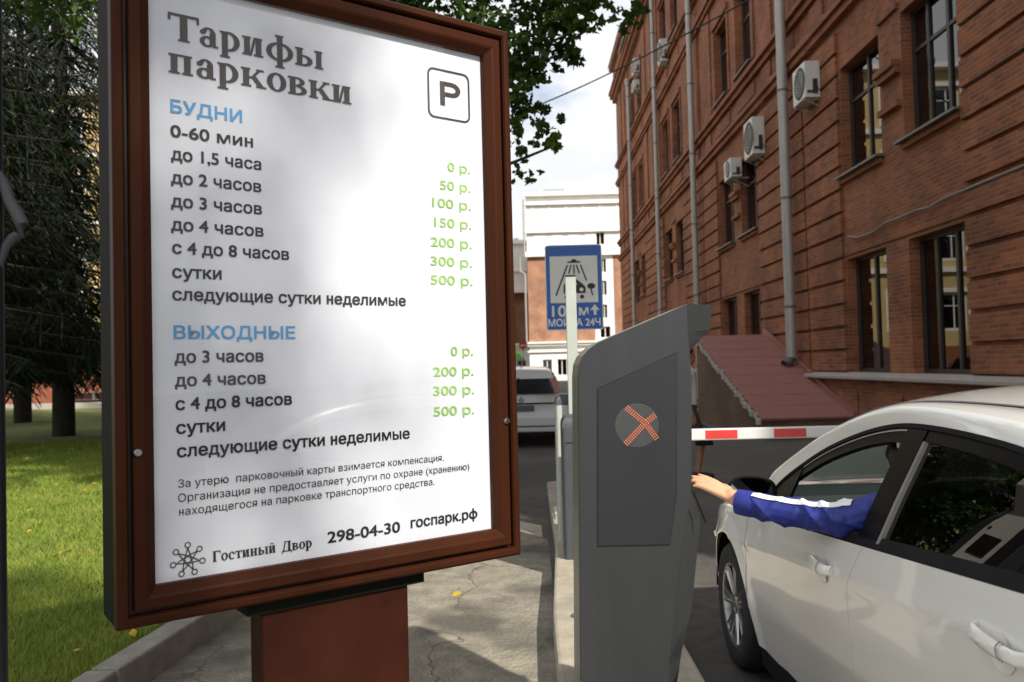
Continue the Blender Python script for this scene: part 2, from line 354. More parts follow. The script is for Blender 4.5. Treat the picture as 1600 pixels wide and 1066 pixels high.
def glyph(ch):
    """A slab-serif letter as a list of outlines on a unit x-height; returns (outlines, advance)."""
    P = []; rect = lambda x0, y0, x1, y1: P.append([(x0, y0), (x1, y0), (x1, y1), (x0, y1)])
    def stem(x, y0=0, y1=1, top=True, bot=True, t=T_):
        rect(x, y0, x + t, y1)
        if bot: rect(x - .09, y0, x + t + .09, y0 + H_)
        if top: rect(x - .09, y1 - H_, x + t + .05, y1)
    def ring(cx, cy, rx, ry, ix, iy, a0=0, a1=360, n=22):
        for i in range(n):
            b0, b1 = a0 + (a1 - a0) * i / n, a0 + (a1 - a0) * (i + 1) / n
            e = lambda q, u, v: (cx + u * math.cos(R(q)), cy + v * math.sin(R(q)))
            P.append([e(b0, rx, ry), e(b1, rx, ry), e(b1, ix, iy), e(b0, ix, iy)])
    if ch == 'п': stem(.09); stem(.62); rect(0, .9, .95, 1); return P, 1.06
    if ch == 'н': stem(.09); stem(.62); rect(.3, .45, .7, .56); return P, 1.06
    if ch in 'ий':
        stem(.09); stem(.62); P.append([(.34, .08), (.46, .08), (.64, .92), (.52, .92)])
        if ch == 'й': ring(.49, 1.38, .24, .22, .15, .1, 180, 360, 12)
        return P, 1.06
    if ch == 'р': stem(.09, -.38, 1); ring(.40, .5, .50, .52, .24, .40, -128, 128); return P, .98
    if ch == 'а':
        rect(.46, .06, .73, .72); rect(.6, 0, .84, .1); ring(.36, .27, .33, .29, .12, .18); ring(.41, .68, .32, .34, .09, .24, 0, 165, 14); ring(.17, .74, .13, .12, .01, .01); return P, .88
    if ch == 'о': ring(.47, .5, .45, .52, .19, .41); return P, .96
    if ch == 'с': ring(.47, .5, .45, .52, .19, .41, 42, 318); ring(.72, .74, .12, .12, .01, .01); return P, .88
    if ch == 'в': stem(.09); ring(.40, .745, .40, .255, .17, .155, -90, 90); ring(.42, .275, .48, .275, .22, .17, -90, 90); rect(.2, .9, .42, 1); rect(.2, 0, .42, .1); rect(.2, .46, .42, .55); return P, .96
    if ch == 'к':
        stem(.09); rect(.3, .45, .5, .56); P.append([(.42, .5), (.55, .5), (.9, .95), (.74, .95)]); P.append([(.42, .56), (.66, .6), (1.04, .05), (.75, .05)]); rect(.68, .9, 1.02, 1); rect(.66, 0, 1.12, .1); return P, 1.1
    if ch == 'ы': stem(.09); ring(.42, .31, .46, .31, .2, .2, -90, 90); rect(.2, .52, .42, .62); rect(.2, 0, .42, .1); stem(1.06); return P, 1.48
    if ch == 'ф': stem(.55, -.38, 1.42); ring(.685, .5, .66, .52, .40, .41); return P, 1.4
    if ch == 'т': stem(.34, 0, .95, False); rect(.02, .88, .93, 1); rect(.02, .7, .12, .95); rect(.83, .7, .93, .95); return P, .95
    if ch == 'Т': stem(.52, 0, 1.3, False, t=.32); rect(.02, 1.26, 1.34, 1.4); rect(.02, 1.02, .13, 1.3); rect(1.23, 1.02, 1.34, 1.3); return P, 1.3
    if ch == 'Г': stem(.1, 0, 1.4, True, True, .32); rect(.1, 1.27, 1.06, 1.4); rect(.95, 1.0, 1.06, 1.3); return P, 1.08
    if ch == 'Д': rect(.9, .08, 1.22, 1.4); rect(.34, 1.3, 1.3, 1.4); P.append([(.14, .1), (.32, .1), (.6, 1.34), (.44, 1.34)]); rect(0, -.02, 1.4, .12); rect(0, -.26, .13, .1); rect(1.27, -.26, 1.4, .1); return P, 1.44
    return P, .5
def serif_into(mb, s, x0, x1, base, xh, y):
    x = 0; k = 0; out = []
    for ch in s:
        P, adv = glyph(ch)
        for p in P: out.append([(x + a, b) for a, b in p])
        x += adv + .03
    q = (x1 - x0) / x
    for p in out:
        k += 1
        mb.poly([(x0 + a * q, y - (k % 12) * 6e-5, base + b * xh) for a, b in p])
def ring_into(mb, cx, cz, r0, r1, y, n=24):
    for i in range(n):
        a, b = 2 * math.pi * i / n, 2 * math.pi * (i + 1) / n
        mb.poly([(cx + r * math.cos(t), y, cz + r * math.sin(t)) for r, t in ((r0, a), (r1, a), (r1, b), (r0, b))])
def stroke_into(mb, a, b, wd, y):
    a = Vector(a); b = Vector(b); d = (b - a).normalized(); n = Vector((-d.y, d.x)) * wd / 2
    mb.poly([(p.x, y, p.y) for p in (a + n, b + n, b - n, a - n)])
# ================================================================== ground
g = MB(); g.grid(lambda u, v: (lerp(-120, 120, u), lerp(-40, 260, v), 0), 2, 2)
struct(g.build('ground', 'asphalt'))
pv = MB(); pv.poly([(-2.3, -6, .004), (.12, -6, .004), (.16, 7.6, .004), (-.3, 8.6, .004), (-1.2, 8.3, .004), (-2.6, 9.0, .004), (-2.3, 5.6, .004)])
struct(pv.build('pavement', 'old_paving'))
# lawn on the left: raised soil sheet behind its kerb
KN = [(-2.62, -3.0), (-2.02, 4.1), (-1.89, 5.62)]
lw = MB(); lw.poly([(-30, -6, .12), (-2.85, -6, .12), (-2.14, 4.1, .12), (-2.02, 5.70, .12), (-3.3, 12, .12), (-5.0, 36, .12), (-60, 40, .12), (-60, -6, .12)])
struct(lw.build('lawn', 'soil'))
fp = MB(); fp.poly([(-60, 40.0, .125), (-5, 36.0, .125), (-4.7, 45, .125), (-60, 47, .125)])
struct(fp.build('path', 'pale_path'))
def kerb_piece(p, q, wd, h, name, lab):
    p = Vector(p); q = Vector(q); d = (q - p).normalized(); n = Vector((-d.y, d.x))
    k = MB(); pts = [p + d * .006, q - d * .006, q - d * .006 + n * wd, p + d * .006 + n * wd]
    k.prism([(a.x, a.y) for a in pts], -.05, h, 'z')
    return tag(k.build(name, 'kerb_stone', bevel=.014), lab, 'kerb', 'kerb stones edging the lawn')
kerb_piece((-2.02 - .06 * 2.1, 4.1 - 2.1), (-2.02 - .06 * .05, 4.05), .15, .17, 'kerb_stone', 'grey kerb stone of the lawn nearest the viewer, mostly cut off by the frame')
kerb_piece((-2.02, 4.06), (-1.885, 5.62), .15, .17, 'kerb_stone', 'weathered concrete kerb stone between lawn and paving, running up to the brown pedestal')
kerb_piece((-1.90, 5.65), (-2.65, 8.6), .15, .17, 'kerb_stone', 'grey kerb stone hidden behind the poster stand on the lawn edge')
# concrete island that carries the kiosk and the barrier
isl = MB(); isl.prism([(.10, .8), (.78, .8), (.78, 10.2), (.70, 10.42), (.34, 10.42), (.22, 10.3), (.21, 7), (.12, 4.9)], -.02, .15, 'z')
struct(isl.build('kerb', 'concrete', bevel=.02))
bl = MB()
for x, y in ((.30, 8.35), (.34, 8.1), (.29, 7.9)): bl.lathe([(0, .05), (.03, .05), (.03, 0)], (x, y, .15), (0, 0, 1), 10)
bl.box(.24, 7.82, .15, .40, 8.45, .165)
tag(bl.build('anchor_plate', 'zinc'), 'small metal base plate with bolts on the far end of the concrete island', 'metal plate')
dr = MB(); dr.lathe([(0, .012), (.045, .012), (.05, 0)], (.27, 4.82, .15), (0, 0, 1), 16)
tag(dr.build('ground_cap', 'zinc_dark'), 'round dark metal cap set in the concrete island beside the kiosk', 'metal cap')
# ================================================================== poster stand
SA = R(37.023)
sr = thing('advertising_stand', 'tall brown framed poster stand showing the parking tariffs in Russian on a brown pedestal', 'poster stand', (-1.10366, 2.43417, 2.78526), SA)
# local axes: x along the poster to the right, y into the cabinet (poster sheet at y = 0), z down from the poster top
def ring_frame(mb, x0, z0, x1, z1, wdt, prof):
    """Mitred frame moulding: prof = [(offset outward from the opening, y)] swept round the rectangle."""
    k = len(prof)
    corners = [((x0, z0), (-1, -1)), ((x1, z0), (1, -1)), ((x1, z1), (1, 1)), ((x0, z1), (-1, 1))]
    vs = [(c[0] + s[0] * o, y, c[1] + s[1] * o) for c, s in corners for o, y in prof]
    fs = [(i * k + j, i * k + (j + 1) % k, ((i + 1) % 4) * k + (j + 1) % k, ((i + 1) % 4) * k + j) for i in range(4) for j in range(k)]
    mb.add(vs, fs)
X0, X1, Z0, Z1 = 0.0, 1.2, -1.8, 0.0
fr = MB(); ring_frame(fr, X0, Z0, X1, Z1, 0, [(.072, .0), (.074, -.036), (.080, -.046), (.098, -.046), (.107, -.036), (.109, .0), (.072, .004)])
fro = fr.build('frame', 'frame_brown', sr, bevel=.0025)
hg = MB(); ring_frame(hg, X0, Z0, X1, Z1, 0, [(.106, .002), (.106, .17), (.06, .19), (.06, .002)]); hg.box(-.07, .165, -1.87, 1.27, .188, .07); hg.build('housing', 'housing_dark', sr, bevel=.003)
gv = MB(); ring_frame(gv, X0, Z0, X1, Z1, 0, [(.060, -.012), (.0735, -.012), (.0735, .02), (.060, .02)])
gv.build('frame_groove', 'frame_groove', fro)
inn = MB(); ring_frame(inn, X0, Z0, X1, Z1, 0, [(.0, .004), (.0, -.020), (.022, -.040), (.030, -.044), (.058, -.044), (.062, -.038), (.062, .004)])
ino = inn.build('inner_frame', 'frame_brown', sr, bevel=.002)
for u, v in ((-.05, -1.409), (1.25, -1.396)):
    lk = MB(); lk.lathe([(0, -.010), (.009, -.010), (.013, -.006), (.014, 0)], (u, -.044, v), (0, 1, 0), 18); lk.box(u - .002, -.056, v - .007, u + .002, -.053, v + .007)
    lk.build('lock', 'lock_metal', sr, smooth=True)
pp = MB(); pp.grid(lambda u, v: (lerp(-.01, 1.21, u), .003 + .0012 * math.sin(9 * u + 2) * math.sin(3 + 7 * v), lerp(-1.81, .01, v)), 24, 30)
po = pp.build('poster', 'poster_paper', sr, smooth=True)
YT = .0005
dk = MB()
for s, x0, x1, b, sz in [
    ('0-60 мин', .0633, .3125, -.4705, .0515), ('до 1,5 часа', .0643, .3382, -.5405, .0515), ('до 2 часов', .0633, .3372, -.6120, .0515),
    ('до 3 часов', .0625, .338, -.6835, .0515), ('до 4 часов', .0617, .342, -.7545, .0515), ('с 4 до 8 часов', .0640, .4257, -.8245, .0515),
    ('сутки', .0630, .2075, -.8975, .0515), ('следующие сутки неделимые', .0627, .8533, -.9655, .0515),
    ('до 3 часов', .0665, .3354, -1.1540, .0515), ('до 4 часов', .0668, .3415, -1.2245, .0515), ('с 4 до 8 часов', .0677, .427, -1.2950, .0515),
    ('сутки', .0687, .2114, -1.3660, .0515), ('следующие сутки неделимые', .0700, .8574, -1.4360, .0515),
    ('298-04-30', .5428, .8114, -1.7590, .0520), ('госпарк.рф', .8561, 1.1371, -1.7520, .0500)]:
    text_into(dk, s, x0, x1, b, sz, YT, .0019)
for s, x0, x1, b in [('За утерю  парковочный карты взимается компенсация.', .0712, .9968, -1.527), ('Организация не предоставляет услуги по охране (хранению)', .0706, 1.1066, -1.5695), ('находящегося на парковке транспортного средства.', .0729, .9554, -1.610)]:
    text_into(dk, s, x0, x1, b, .0335, YT, .00012)
serif_into(dk, 'Гостиный', .169, .368, -1.7625, .0232, YT); serif_into(dk, 'Двор', .386, .4892, -1.7645, .0232, YT)
dk.build('lettering', 'ink_dark', po)
bh = MB(); text_into(bh, 'БУДНИ', .0642, .2789, -.3965, .0545, YT, .0019); bh.build('heading', 'ink_blue', po)
bh = MB(); text_into(bh, 'ВЫХОДНЫЕ', .0649, .4416, -1.0815, .0545, YT, .0019)
bh.build('heading', 'ink_blue', po)
ti = MB(); serif_into(ti, 'Тарифы', .0577, .5638, -.174, .0600, YT); serif_into(ti, 'парковки', .0593, .6662, -.2755, .0600, YT)
ti.build('title', 'ink_brown', po)
gr = MB()
for s, x0, x1, b in [('0 р.', 1.0424, 1.1405, -.460), ('50 р.', 1.0074, 1.1400, -.531), ('100 р.', .973, 1.1400, -.599), ('150 р.', .980, 1.1390, -.671), ('200 р.', .9626, 1.1397, -.7445), ('300 р.', .9609, 1.1391, -.8145), ('500 р.', .9591, 1.14, -.8835),
                     ('0 р.', 1.0382, 1.1341, -1.1455), ('200 р.', .9613, 1.1349, -1.2195), ('300 р.', .9596, 1.1358, -1.289), ('500 р.', .959, 1.1337, -1.3635)]:
    text_into(gr, s, x0, x1, b, .0475, YT, .0010)
gr.build('lettering', 'ink_green', po)
pi = MB(); o_ = rrect(.9635, -.268, 1.147, -.0815, .026); i_ = rrect(.9705, -.261, 1.140, -.0885, .020)
for k in range(len(o_)):
    q = (k + 1) % len(o_); pi.poly([(o_[k][0], YT, o_[k][1]), (o_[q][0], YT, o_[q][1]), (i_[q][0], YT, i_[q][1]), (i_[k][0], YT, i_[k][1])])
pi.poly([(x, YT, z) for x, z in ((1.0167, -.2165), (1.037, -.2165), (1.037, -.1265), (1.0167, -.1265))])
bo = arc(1.068, -.1535, .0375, .0275, -90, 90); bi = arc(1.066, -.1535, .0190, .0120, -90, 90)
bo = [(1.036, -.181)] + bo + [(1.036, -.126)]; bi = [(1.036, -.1655)] + bi + [(1.036, -.1415)]
for k in range(len(bo) - 1): pi.poly([(p[0], YT - .0001, p[1]) for p in (bo[k], bo[k + 1], bi[k + 1], bi[k])])
pi.build('parking_symbol', 'ink_brown', po)
em = MB(); cx, cz = .0965, -1.7435
for k in range(7):
    a = R(90 + k * 360 / 7); c, s = math.cos(a), math.sin(a)
    ring_into(em, cx + .0435 * c, cz + .0435 * s, .0062, .0094, YT - k * 1e-5, 16)
    for dl in (-1, 1):
        b = a + dl * R(360 / 7 * 1.0)
        stroke_into(em, (cx + .035 * c, cz + .035 * s), (cx + .0115 * math.cos(b), cz + .0115 * math.sin(b)), .0033, YT - .0001 - (2 * k + dl) * 8e-6)
ring_into(em, cx, cz, .0075, .0108, YT - .0003)
em.build('emblem', 'ink_brown', po)
gp = MB(); gp.poly([(.0, -.016, -1.8), (1.2, -.016, -1.8), (1.2, -.016, 0), (0, -.016, 0)])
gp.build('glass_pane', 'pane_clear', sr)
cp = MB(); cp.box(.275, .012, -1.953, .912, .16, -1.911)
cp.build('cap', 'housing_dark', sr, bevel=.003)
pd = MB(); pd.prism(rrect(.328, .03, .857, .15, .012, 3), -2.785, -1.953, 'z')
pdo = pd.build('pedestal', 'pedestal_brown', sr, bevel=.002)
pg = MB(); pg.box(.24, -.08, -2.785, .90, .21, -2.765); pg.build('base_plate', 'zinc_dark', sr)
# ================================================================== parking kiosk
KY = 3.1
kr = thing('parking_kiosk', 'dark grey parking ticket terminal with hooded top and red cross display on the island', 'ticket kiosk', (.45, KY, .15))
def kp(px, py):
    p = at(px, py, KY); return (p.x - .45, p.z - .15)
crease = [kp(*q) for q in ((1048, 1110), (1046, 1040), (1060, 906), (1070, 837), (1080, 765), (1081, 700), (1081, 600), (1078, 556), (1075, 520), (1074, 475))]
extreme = [kp(*q) for q in ((1060, 1110), (1072, 1030), (1088, 960), (1099, 850), (1102, 816), (1083, 766), (1083, 700), (1083, 600), (1083, 549), (1118, 514), (1119, 479))]
back = kp(903, 1000)[0]; tb = kp(903, 566); top0 = kp(912, 549); top1 = kp(935, 531)
def ez(z): return interp(z, [p[1] for p in extreme], [p[0] for p in extreme])
def cz_(z): return interp(z, [p[1] for p in crease], [p[0] for p in crease])
zt = kp(1074, 475)[1]; zbot = 0.03
prof = [(back, zbot)] + [(cz_(zbot), zbot)] + [p for p in crease if p[1] > zbot + .02] + [kp(935, 535), kp(921, 545), kp(911, 556), kp(905, 570), kp(903, 590)]
# side sheet (near) and far side, both flat prisms; the front wraps between them in levels
D = .40
sd = MB(); sd.prism(prof, 0.0, .016, 'y'); kside = sd.build('side_panel', 'kiosk_grey', kr, bevel=.003)
sd = MB(); sd.prism(prof, D - .016, D, 'y'); sd.build('side_panel', 'kiosk_grey', kr, bevel=.003)
zs = sorted(set([zbot] + [p[1] for p in extreme if p[1] > zbot] + [p[1] for p in crease if p[1] > zbot] + [lerp(kp(1083, 549)[1], kp(1118, 514)[1], k / 4) for k in range(1, 4)]))
zs = [z for z in zs if z <= zt + .002]
fm = MB(); fm2 = MB()
nz_ = len(zs) - 1
def chamf(i, side):
    z = zs[i]; c, e = cz_(z), max(ez(z), cz_(z) + .001)
    dd = .085
    return (c, .001 if side == 0 else D - .001), (e, dd if side == 0 else D - dd)
for i in range(nz_):
    z0, z1 = zs[i], zs[i + 1]
    for side in (0, 1):
        a, b = chamf(i, side); c, d_ = chamf(i + 1, side)
        fm.add([(a[0], a[1], z0), (b[0], b[1], z0), (d_[0], d_[1], z1), (c[0], c[1], z1)], [(0, 1, 2, 3)])
    b0 = chamf(i, 0)[1]; b1 = chamf(i, 1)[1]; d0 = chamf(i + 1, 0)[1]; d1 = chamf(i + 1, 1)[1]
    fm2.add([(b0[0], b0[1], z0), (b1[0], b1[1], z0), (d1[0], d1[1], z1), (d0[0], d0[1], z1)], [(0, 1, 2, 3)])
fm.build('corner_panel', 'kiosk_grey', kr, solid=.006, out=(-.3, D / 2, .7))
kf = fm2.build('front_panel', 'kiosk_front', kr, solid=.006, out=(-.6, D / 2, .7))
# roof and back sheet between the sides
rf = MB(); rp_ = [(back, zbot), kp(903, 590), kp(905, 570), kp(911, 556), kp(921, 545), kp(935, 535), crease[-1], (extreme[-1][0], zt - .004)]
bp_ = rp_[:-1]; rf.prism(bp_ + [(x + .012, z - .012) for x, z in bp_[::-1]], .0165, D - .0165, 'y')
rf.build('back_panel', 'kiosk_edge', kr)
(xa, za), (xb, zb) = rp_[-2], rp_[-1]
rf = MB(); rf.add([(xa, .001, za), (xb, .085, zb), (xb, D - .085, zb), (xa, D - .001, za)], [(0, 1, 2, 3)])
rf.build('hood_top', 'kiosk_grey', kr, solid=.012, out=(0, D / 2, .7))
ft = MB(); ft.box(back + .05, .05, 0.0, cz_(zbot) - .03, D - .05, .028); ft.build('foot', 'zinc_dark', kr)
# door outline: a narrow dark gap round a separate door sheet
dpx = [(933, 855), (1047, 853), (1058, 772), (1058, 550), (933, 607)]
dpts = [kp(*q) for q in dpx]; dc = (sum(p[0] for p in dpts) / 5, sum(p[1] for p in dpts) / 5)
def shrink(p, k): 
    d = Vector((dc[0] - p[0], dc[1] - p[1])); d = d.normalized() * k; return (p[0] + d.x, p[1] + d.y)
gd = MB(); gd.prism(dpts, -.0012, .001, 'y'); gd.build('door_gap', 'black_gap', kside)
do = MB(); do.prism([shrink(p, .0055) for p in dpts], -.0035, .001, 'y'); kdoor = do.build('door', 'kiosk_door', kr, bevel=.001)
ds = MB(); c0 = kp(995, 665); rr = 34 * KY / F
ds.lathe([(0, -.0005), (rr * .97, -.0005), (rr, 0)], (c0[0], -.0036, c0[1]), (0, 1, 0), 40); dsp = ds.build('display', 'led_off', kdoor)
led = MB(); cr = kp(1008, 661)
ends = [kp(977, 636), kp(977, 694), kp(1024, 648), kp(1026, 686)]
for q, e in enumerate(ends):
    d = Vector((e[0] - cr[0], e[1] - cr[1])); ln = d.length; d.normalize(); n = Vector((-d.y, d.x)); st = .0088; k = int(ln / st)
    for i in range(0 if q == 0 else 1, k + 1):
        for j in (-1, 0, 1):
            p = Vector(cr) + d * i * st + n * j * st * .86
            led.lathe([(0, -.002), (.0022, -.0016), (.0028, 0)], (p.x, -.0041, p.y), (0, 1, 0), 6)
led.build('lamp_dots', 'led_red', kdoor)
# front details: screen, buttons, card slot
def fpt(z): return ez(z) + .001
def fbox(mb, y0, y1, z0, z1, pr=.008):
    mb.add([(fpt(z0), y0, z0), (fpt(z0), y1, z0), (fpt(z1), y1, z1), (fpt(z1), y0, z1), (fpt(z0) + pr, y0, z0), (fpt(z0) + pr, y1, z0), (fpt(z1) + pr, y1, z1), (fpt(z1) + pr, y0, z1)],
           [(0, 1, 2, 3), (4, 5, 6, 7), (0, 1, 5, 4), (1, 2, 6, 5), (2, 3, 7, 6), (3, 0, 4, 7)])
b = MB(); fbox(b, .12, .26, 1.20, 1.30, .004); b.build('screen', 'screen_dark', kf)
b = MB(); fbox(b, .14, .20, .99, 1.03, .02); b.build('ticket_slot', 'orange_plastic', kf)
b = MB(); fbox(b, .27, .285, 1.33, 1.345, .004); b.build('button', 'black_gap', kf)
b = MB(); fbox(b, .12, .135, 1.13, 1.145, .004); b.build('button', 'black_gap', kf)
eg = MB(); pts = [(p[0], -.001, p[1]) for p in (kp(1083, 768), kp(1103, 817))]; eg.tube(pts, .0035, 6); eg.build('edge_seal', 'car_trim', kr)
# ================================================================== barriers
def cabinet(root, x0, x1, y0, y1, z1, m1, capm):
    b = MB(); b.prism(rrect(x0, y0, x1, y1, .02, 3), 0, z1 - .09, 'z'); bo_ = b.build('body', m1, root)
    b = MB(); n = 6
    for k in range(n):
        t0, t1 = k / n, (k + 1) / n; s0, s1 = .05 * (1 - math.cos(t0 * math.pi / 2)), .05 * (1 - math.cos(t1 * math.pi / 2))
        za, zb = z1 - .09 + .09 * math.sin(t0 * math.pi / 2), z1 - .09 + .09 * math.sin(t1 * math.pi / 2)
        A = [(x0 + s0, y0 + s0, za), (x1 - s0, y0 + s0, za), (x1 - s0, y1 - s0, za), (x0 + s0, y1 - s0, za)]; B_ = [(x0 + s1, y0 + s1, zb), (x1 - s1, y0 + s1, zb), (x1 - s1, y1 - s1, zb), (x0 + s1, y1 - s1, zb)]
        b.add(A + B_, [(i, (i + 1) % 4, 4 + (i + 1) % 4, 4 + i) for i in range(4)])
    b.poly(B_); b.build('lid', capm, root, smooth=True)
    return bo_
b1 = thing('barrier', 'dark grey barrier post with its red and white boom lowered across the lane', 'parking barrier', (.40, 6.2, .15))
bb = cabinet(b1, -.145, .145, 0, .34, 1.06, 'cabinet_slate', 'cabinet_slate')
q = MB(); q.box(-.12, -.004, .86, .12, .002, .865); q.build('seam', 'black_gap', bb)
q = MB(); q.box(-.03, -.006, .34, -.015, .001, .37); q.build('lock', 'zinc', bb)
bx0 = .12; bz = at(1190, 677, 6.42).z - .15
bm_ = MB(); bm_.prism(rrect(-.022, -.045, .022, .045, .012, 3), 0.0, 3.35, 'z')
bm_.v = [(v[2] + bx0 + .1, v[0] + .22, v[1] + bz) for v in bm_.v]; bmo = bm_.build('boom', 'white_paint', b1)
for k in range(8):
    x = at(1101 - 107 * 1 + 107 * k, 677, 6.42).x - .40
    if x < .14 or x > 3.2: continue
    s = MB(); s.box(x, .1965, bz - .033, x + .245, .1975, bz + .033); s.build('stripe', 'red_paint', bmo)
q = MB(); q.box(.10, .16, bz - .08, .24, .28, bz + .08); q.build('bracket', 'cabinet_slate', b1, bevel=.01)
b2 = thing('barrier', 'light grey barrier post with its plain boom raised upright in front of the blue sign', 'parking barrier', (.40, 6.85, .15))
cabinet(b2, -.165, .17, 0, .34, 1.20, 'cabinet_light', 'cabinet_slate')
x0 = at(885.5, 540, 6.82).x - .40; x1 = at(902, 540, 6.82).x - .40; zt_ = at(893, 433, 6.82).z - .15
q = MB(); q.box(x0, -.07, .62, x1, -.015, zt_); bo2 = q.build('boom', 'boom_grey', b2, bevel=.006)
q = MB(); q.box(x0 + .002, -.072, zt_, x1 - .002, -.013, zt_ + .012); q.build('end_cap', 'black_gap', bo2)
q = MB(); q.box(x0 - .03, -.03, .72, x1 + .04, .002, .98); q.build('bracket', 'cabinet_light', b2, bevel=.01)
# yellow bollards
def bollard(x, y, lab):
    r = thing('bollard', lab, 'bollard', (x, y, 0), 0, 'yellow bollards by the lane')
    q = MB(); q.lathe([(0, .48), (.03, .478), (.055, .46), (.06, .44), (.06, 0)], (0, 0, 0), (0, 0, 1), 20); q.build('post', 'yellow_paint', r, smooth=True)
    q = MB(); q.lathe([(.062, .36), (.0625, .359), (.0625, .30), (.062, .299)], (0, 0, 0), (0, 0, 1), 20); q.build('band', 'car_trim', r)
    return r
p_ = at(803, 740, 12.1); bollard(p_.x - .005, 12.1, 'short yellow bollard on the road just right of the poster stand')
# yellow striped post beside the kiosk
q = MB(); px_ = at(907, 700, 7.9).x; q.lathe([(0, 1.08), (.03, 1.075), (.04, 1.05), (.04, 0.0)], (px_, 7.9, .15), (0, 0, 1), 16)
tag(q.build('guard_post', 'yellow_paint', smooth=True), 'dull yellow guard post between the barrier and the grey kiosk', 'post')
# ================================================================== blue car wash sign
ws = thing('road_sign', 'blue car wash sign with shower pictogram reading 100 м and МОЙКА 24Ч', 'road sign', (at(897, 449, 10.2).x, 10.2, 0))
cz0 = at(897, 449, 10.2).z; W_, H2 = .35, .525
q = MB(); q.prism(rrect(-W_, cz0 - H2, W_, cz0 + H2, .035, 4), 0, .012, 'y'); sp_ = q.build('sign_panel', 'sign_white', ws)
q = MB(); q.prism(rrect(-W_ + .011, cz0 - H2 + .011, W_ - .011, cz0 + H2 - .011, .028, 4), -.0015, .002, 'y'); q.build('sign_face', 'sign_blue', sp_)
q = MB(); q.box(-.292, -.0025, cz0 - .19, .292, .001, cz0 + .385)
yy = -.004
text_into(q, '100', -.275, .005, cz0 - .355, .19, yy, .006); text_into(q, 'м', .055, .165, cz0 - .345, .17, yy, .006); text_into(q, 'МОЙКА 24Ч', -.325, .31, cz0 - .475, .125, yy, .004)
q.poly([(x, yy, cz0 + z) for x, z in ((.232, -.345), (.232, -.285), (.19, -.285), (.247, -.215), (.304, -.285), (.266, -.285), (.266, -.345))])
q.build('white_marking', 'sign_white', sp_)
q = MB(); yk = -.0035
q.poly([(x, yk, cz0 + z) for x, z in ((-.075, .30), (.085, .30), (.085, .318), (.035, .325), (.03, .345), (-.02, .345), (-.025, .325), (-.075, .318))])
for k, (a, b, wd) in enumerate((((-.075, .275), (-.225, -.10), .020), ((-.03, .275), (-.062, .17), .018), ((.004, .275), (.004, .165), .018), ((.035, .275), (.068, .168), .018), ((.085, .275), (.155, .075), .018))):
    stroke_into(q, (a[0], a[1] + cz0), (b[0], b[1] + cz0), wd, yk - k * 1e-4)
q.poly([(x, yk - .0006, cz0 + z) for x, z in ((-.13, -.075), (.14, -.075), (.14, .0), (.10, .045), (.02, .105), (-.09, .105), (-.13, .02))])
ring_into(q, -.095, cz0 - .118, 0.0, .026, yk - .0007, 14); ring_into(q, .095, cz0 - .118, 0, .026, yk - .0008, 14)
for i in range(16):
    a, b = 2 * math.pi * i / 16, 2 * math.pi * (i + 1) / 16
    q.poly([(.21, yk - .0009, cz0 + .01), (.21 + .05 * math.cos(a), yk - .0009, cz0 + .01 + .036 * math.sin(a)), (.21 + .05 * math.cos(b), yk - .0009, cz0 + .01 + .036 * math.sin(b))])
stroke_into(q, (.205, cz0 - .02), (.225, cz0 - .105), .018, yk - .001)
q.build('pictogram', 'sign_black', sp_)
q = MB(); ring_into(q, .09, cz0 - .03, 0, .024, yk - .0015, 12); q.poly([(x, yk - .0015, cz0 + z) for x, z in ((-.075, .03), (.04, .03), (.015, .085), (-.065, .085))]); q.build('car_window', 'sign_white', sp_)
q = MB(); q.lathe([(.0, cz0 + H2 - .03), (.028, cz0 + H2 - .03), (.028, 0)], (0, .045, 0), (0, 0, 1), 14); q.build('pole', 'zinc', ws, smooth=True)
for dz in (-.32, .32):
    q = MB(); q.box(-.05, .01, cz0 + dz - .015, .05, .08, cz0 + dz + .015); q.build('clamp', 'zinc_dark', ws)
# ================================================================== buildings
def wallcells(mb, P, u0, u1, z0, z1, ops, depth):
    us = sorted(set([u0, u1] + [q for o in ops for q in o[:2] if u0 < q < u1])); zs = sorted(set([z0, z1] + [q for o in ops for q in o[2:4] if z0 < q < z1]))
    for i in range(len(us) - 1):
        for j in range(len(zs) - 1):
            cu, cz = (us[i] + us[i + 1]) / 2, (zs[j] + zs[j + 1]) / 2
            if any(o[0] < cu < o[1] and o[2] < cz < o[3] for o in ops): continue
            mb.poly([P(us[i], zs[j], 0), P(us[i + 1], zs[j], 0), P(us[i + 1], zs[j + 1], 0), P(us[i], zs[j + 1], 0)])
    for a, b, c, d in ops:
        for q in (((a, c), (a, d)), ((b, c), (b, d)), ((a, c), (b, c)), ((a, d), (b, d))):
            mb.poly([P(*q[0], 0), P(*q[1], 0), P(*q[1], depth), P(*q[0], depth)])
def pbox(mb, P, u0, u1, z0, z1, d0, d1):
    c = [P(u, z, d) for d in (d0, d1) for z in (z0, z1) for u in (u0, u1)]
    mb.add(c, [(0, 1, 3, 2), (4, 6, 7, 5), (0, 4, 5, 1), (2, 3, 7, 6), (0, 2, 6, 4), (1, 5, 7, 3)])
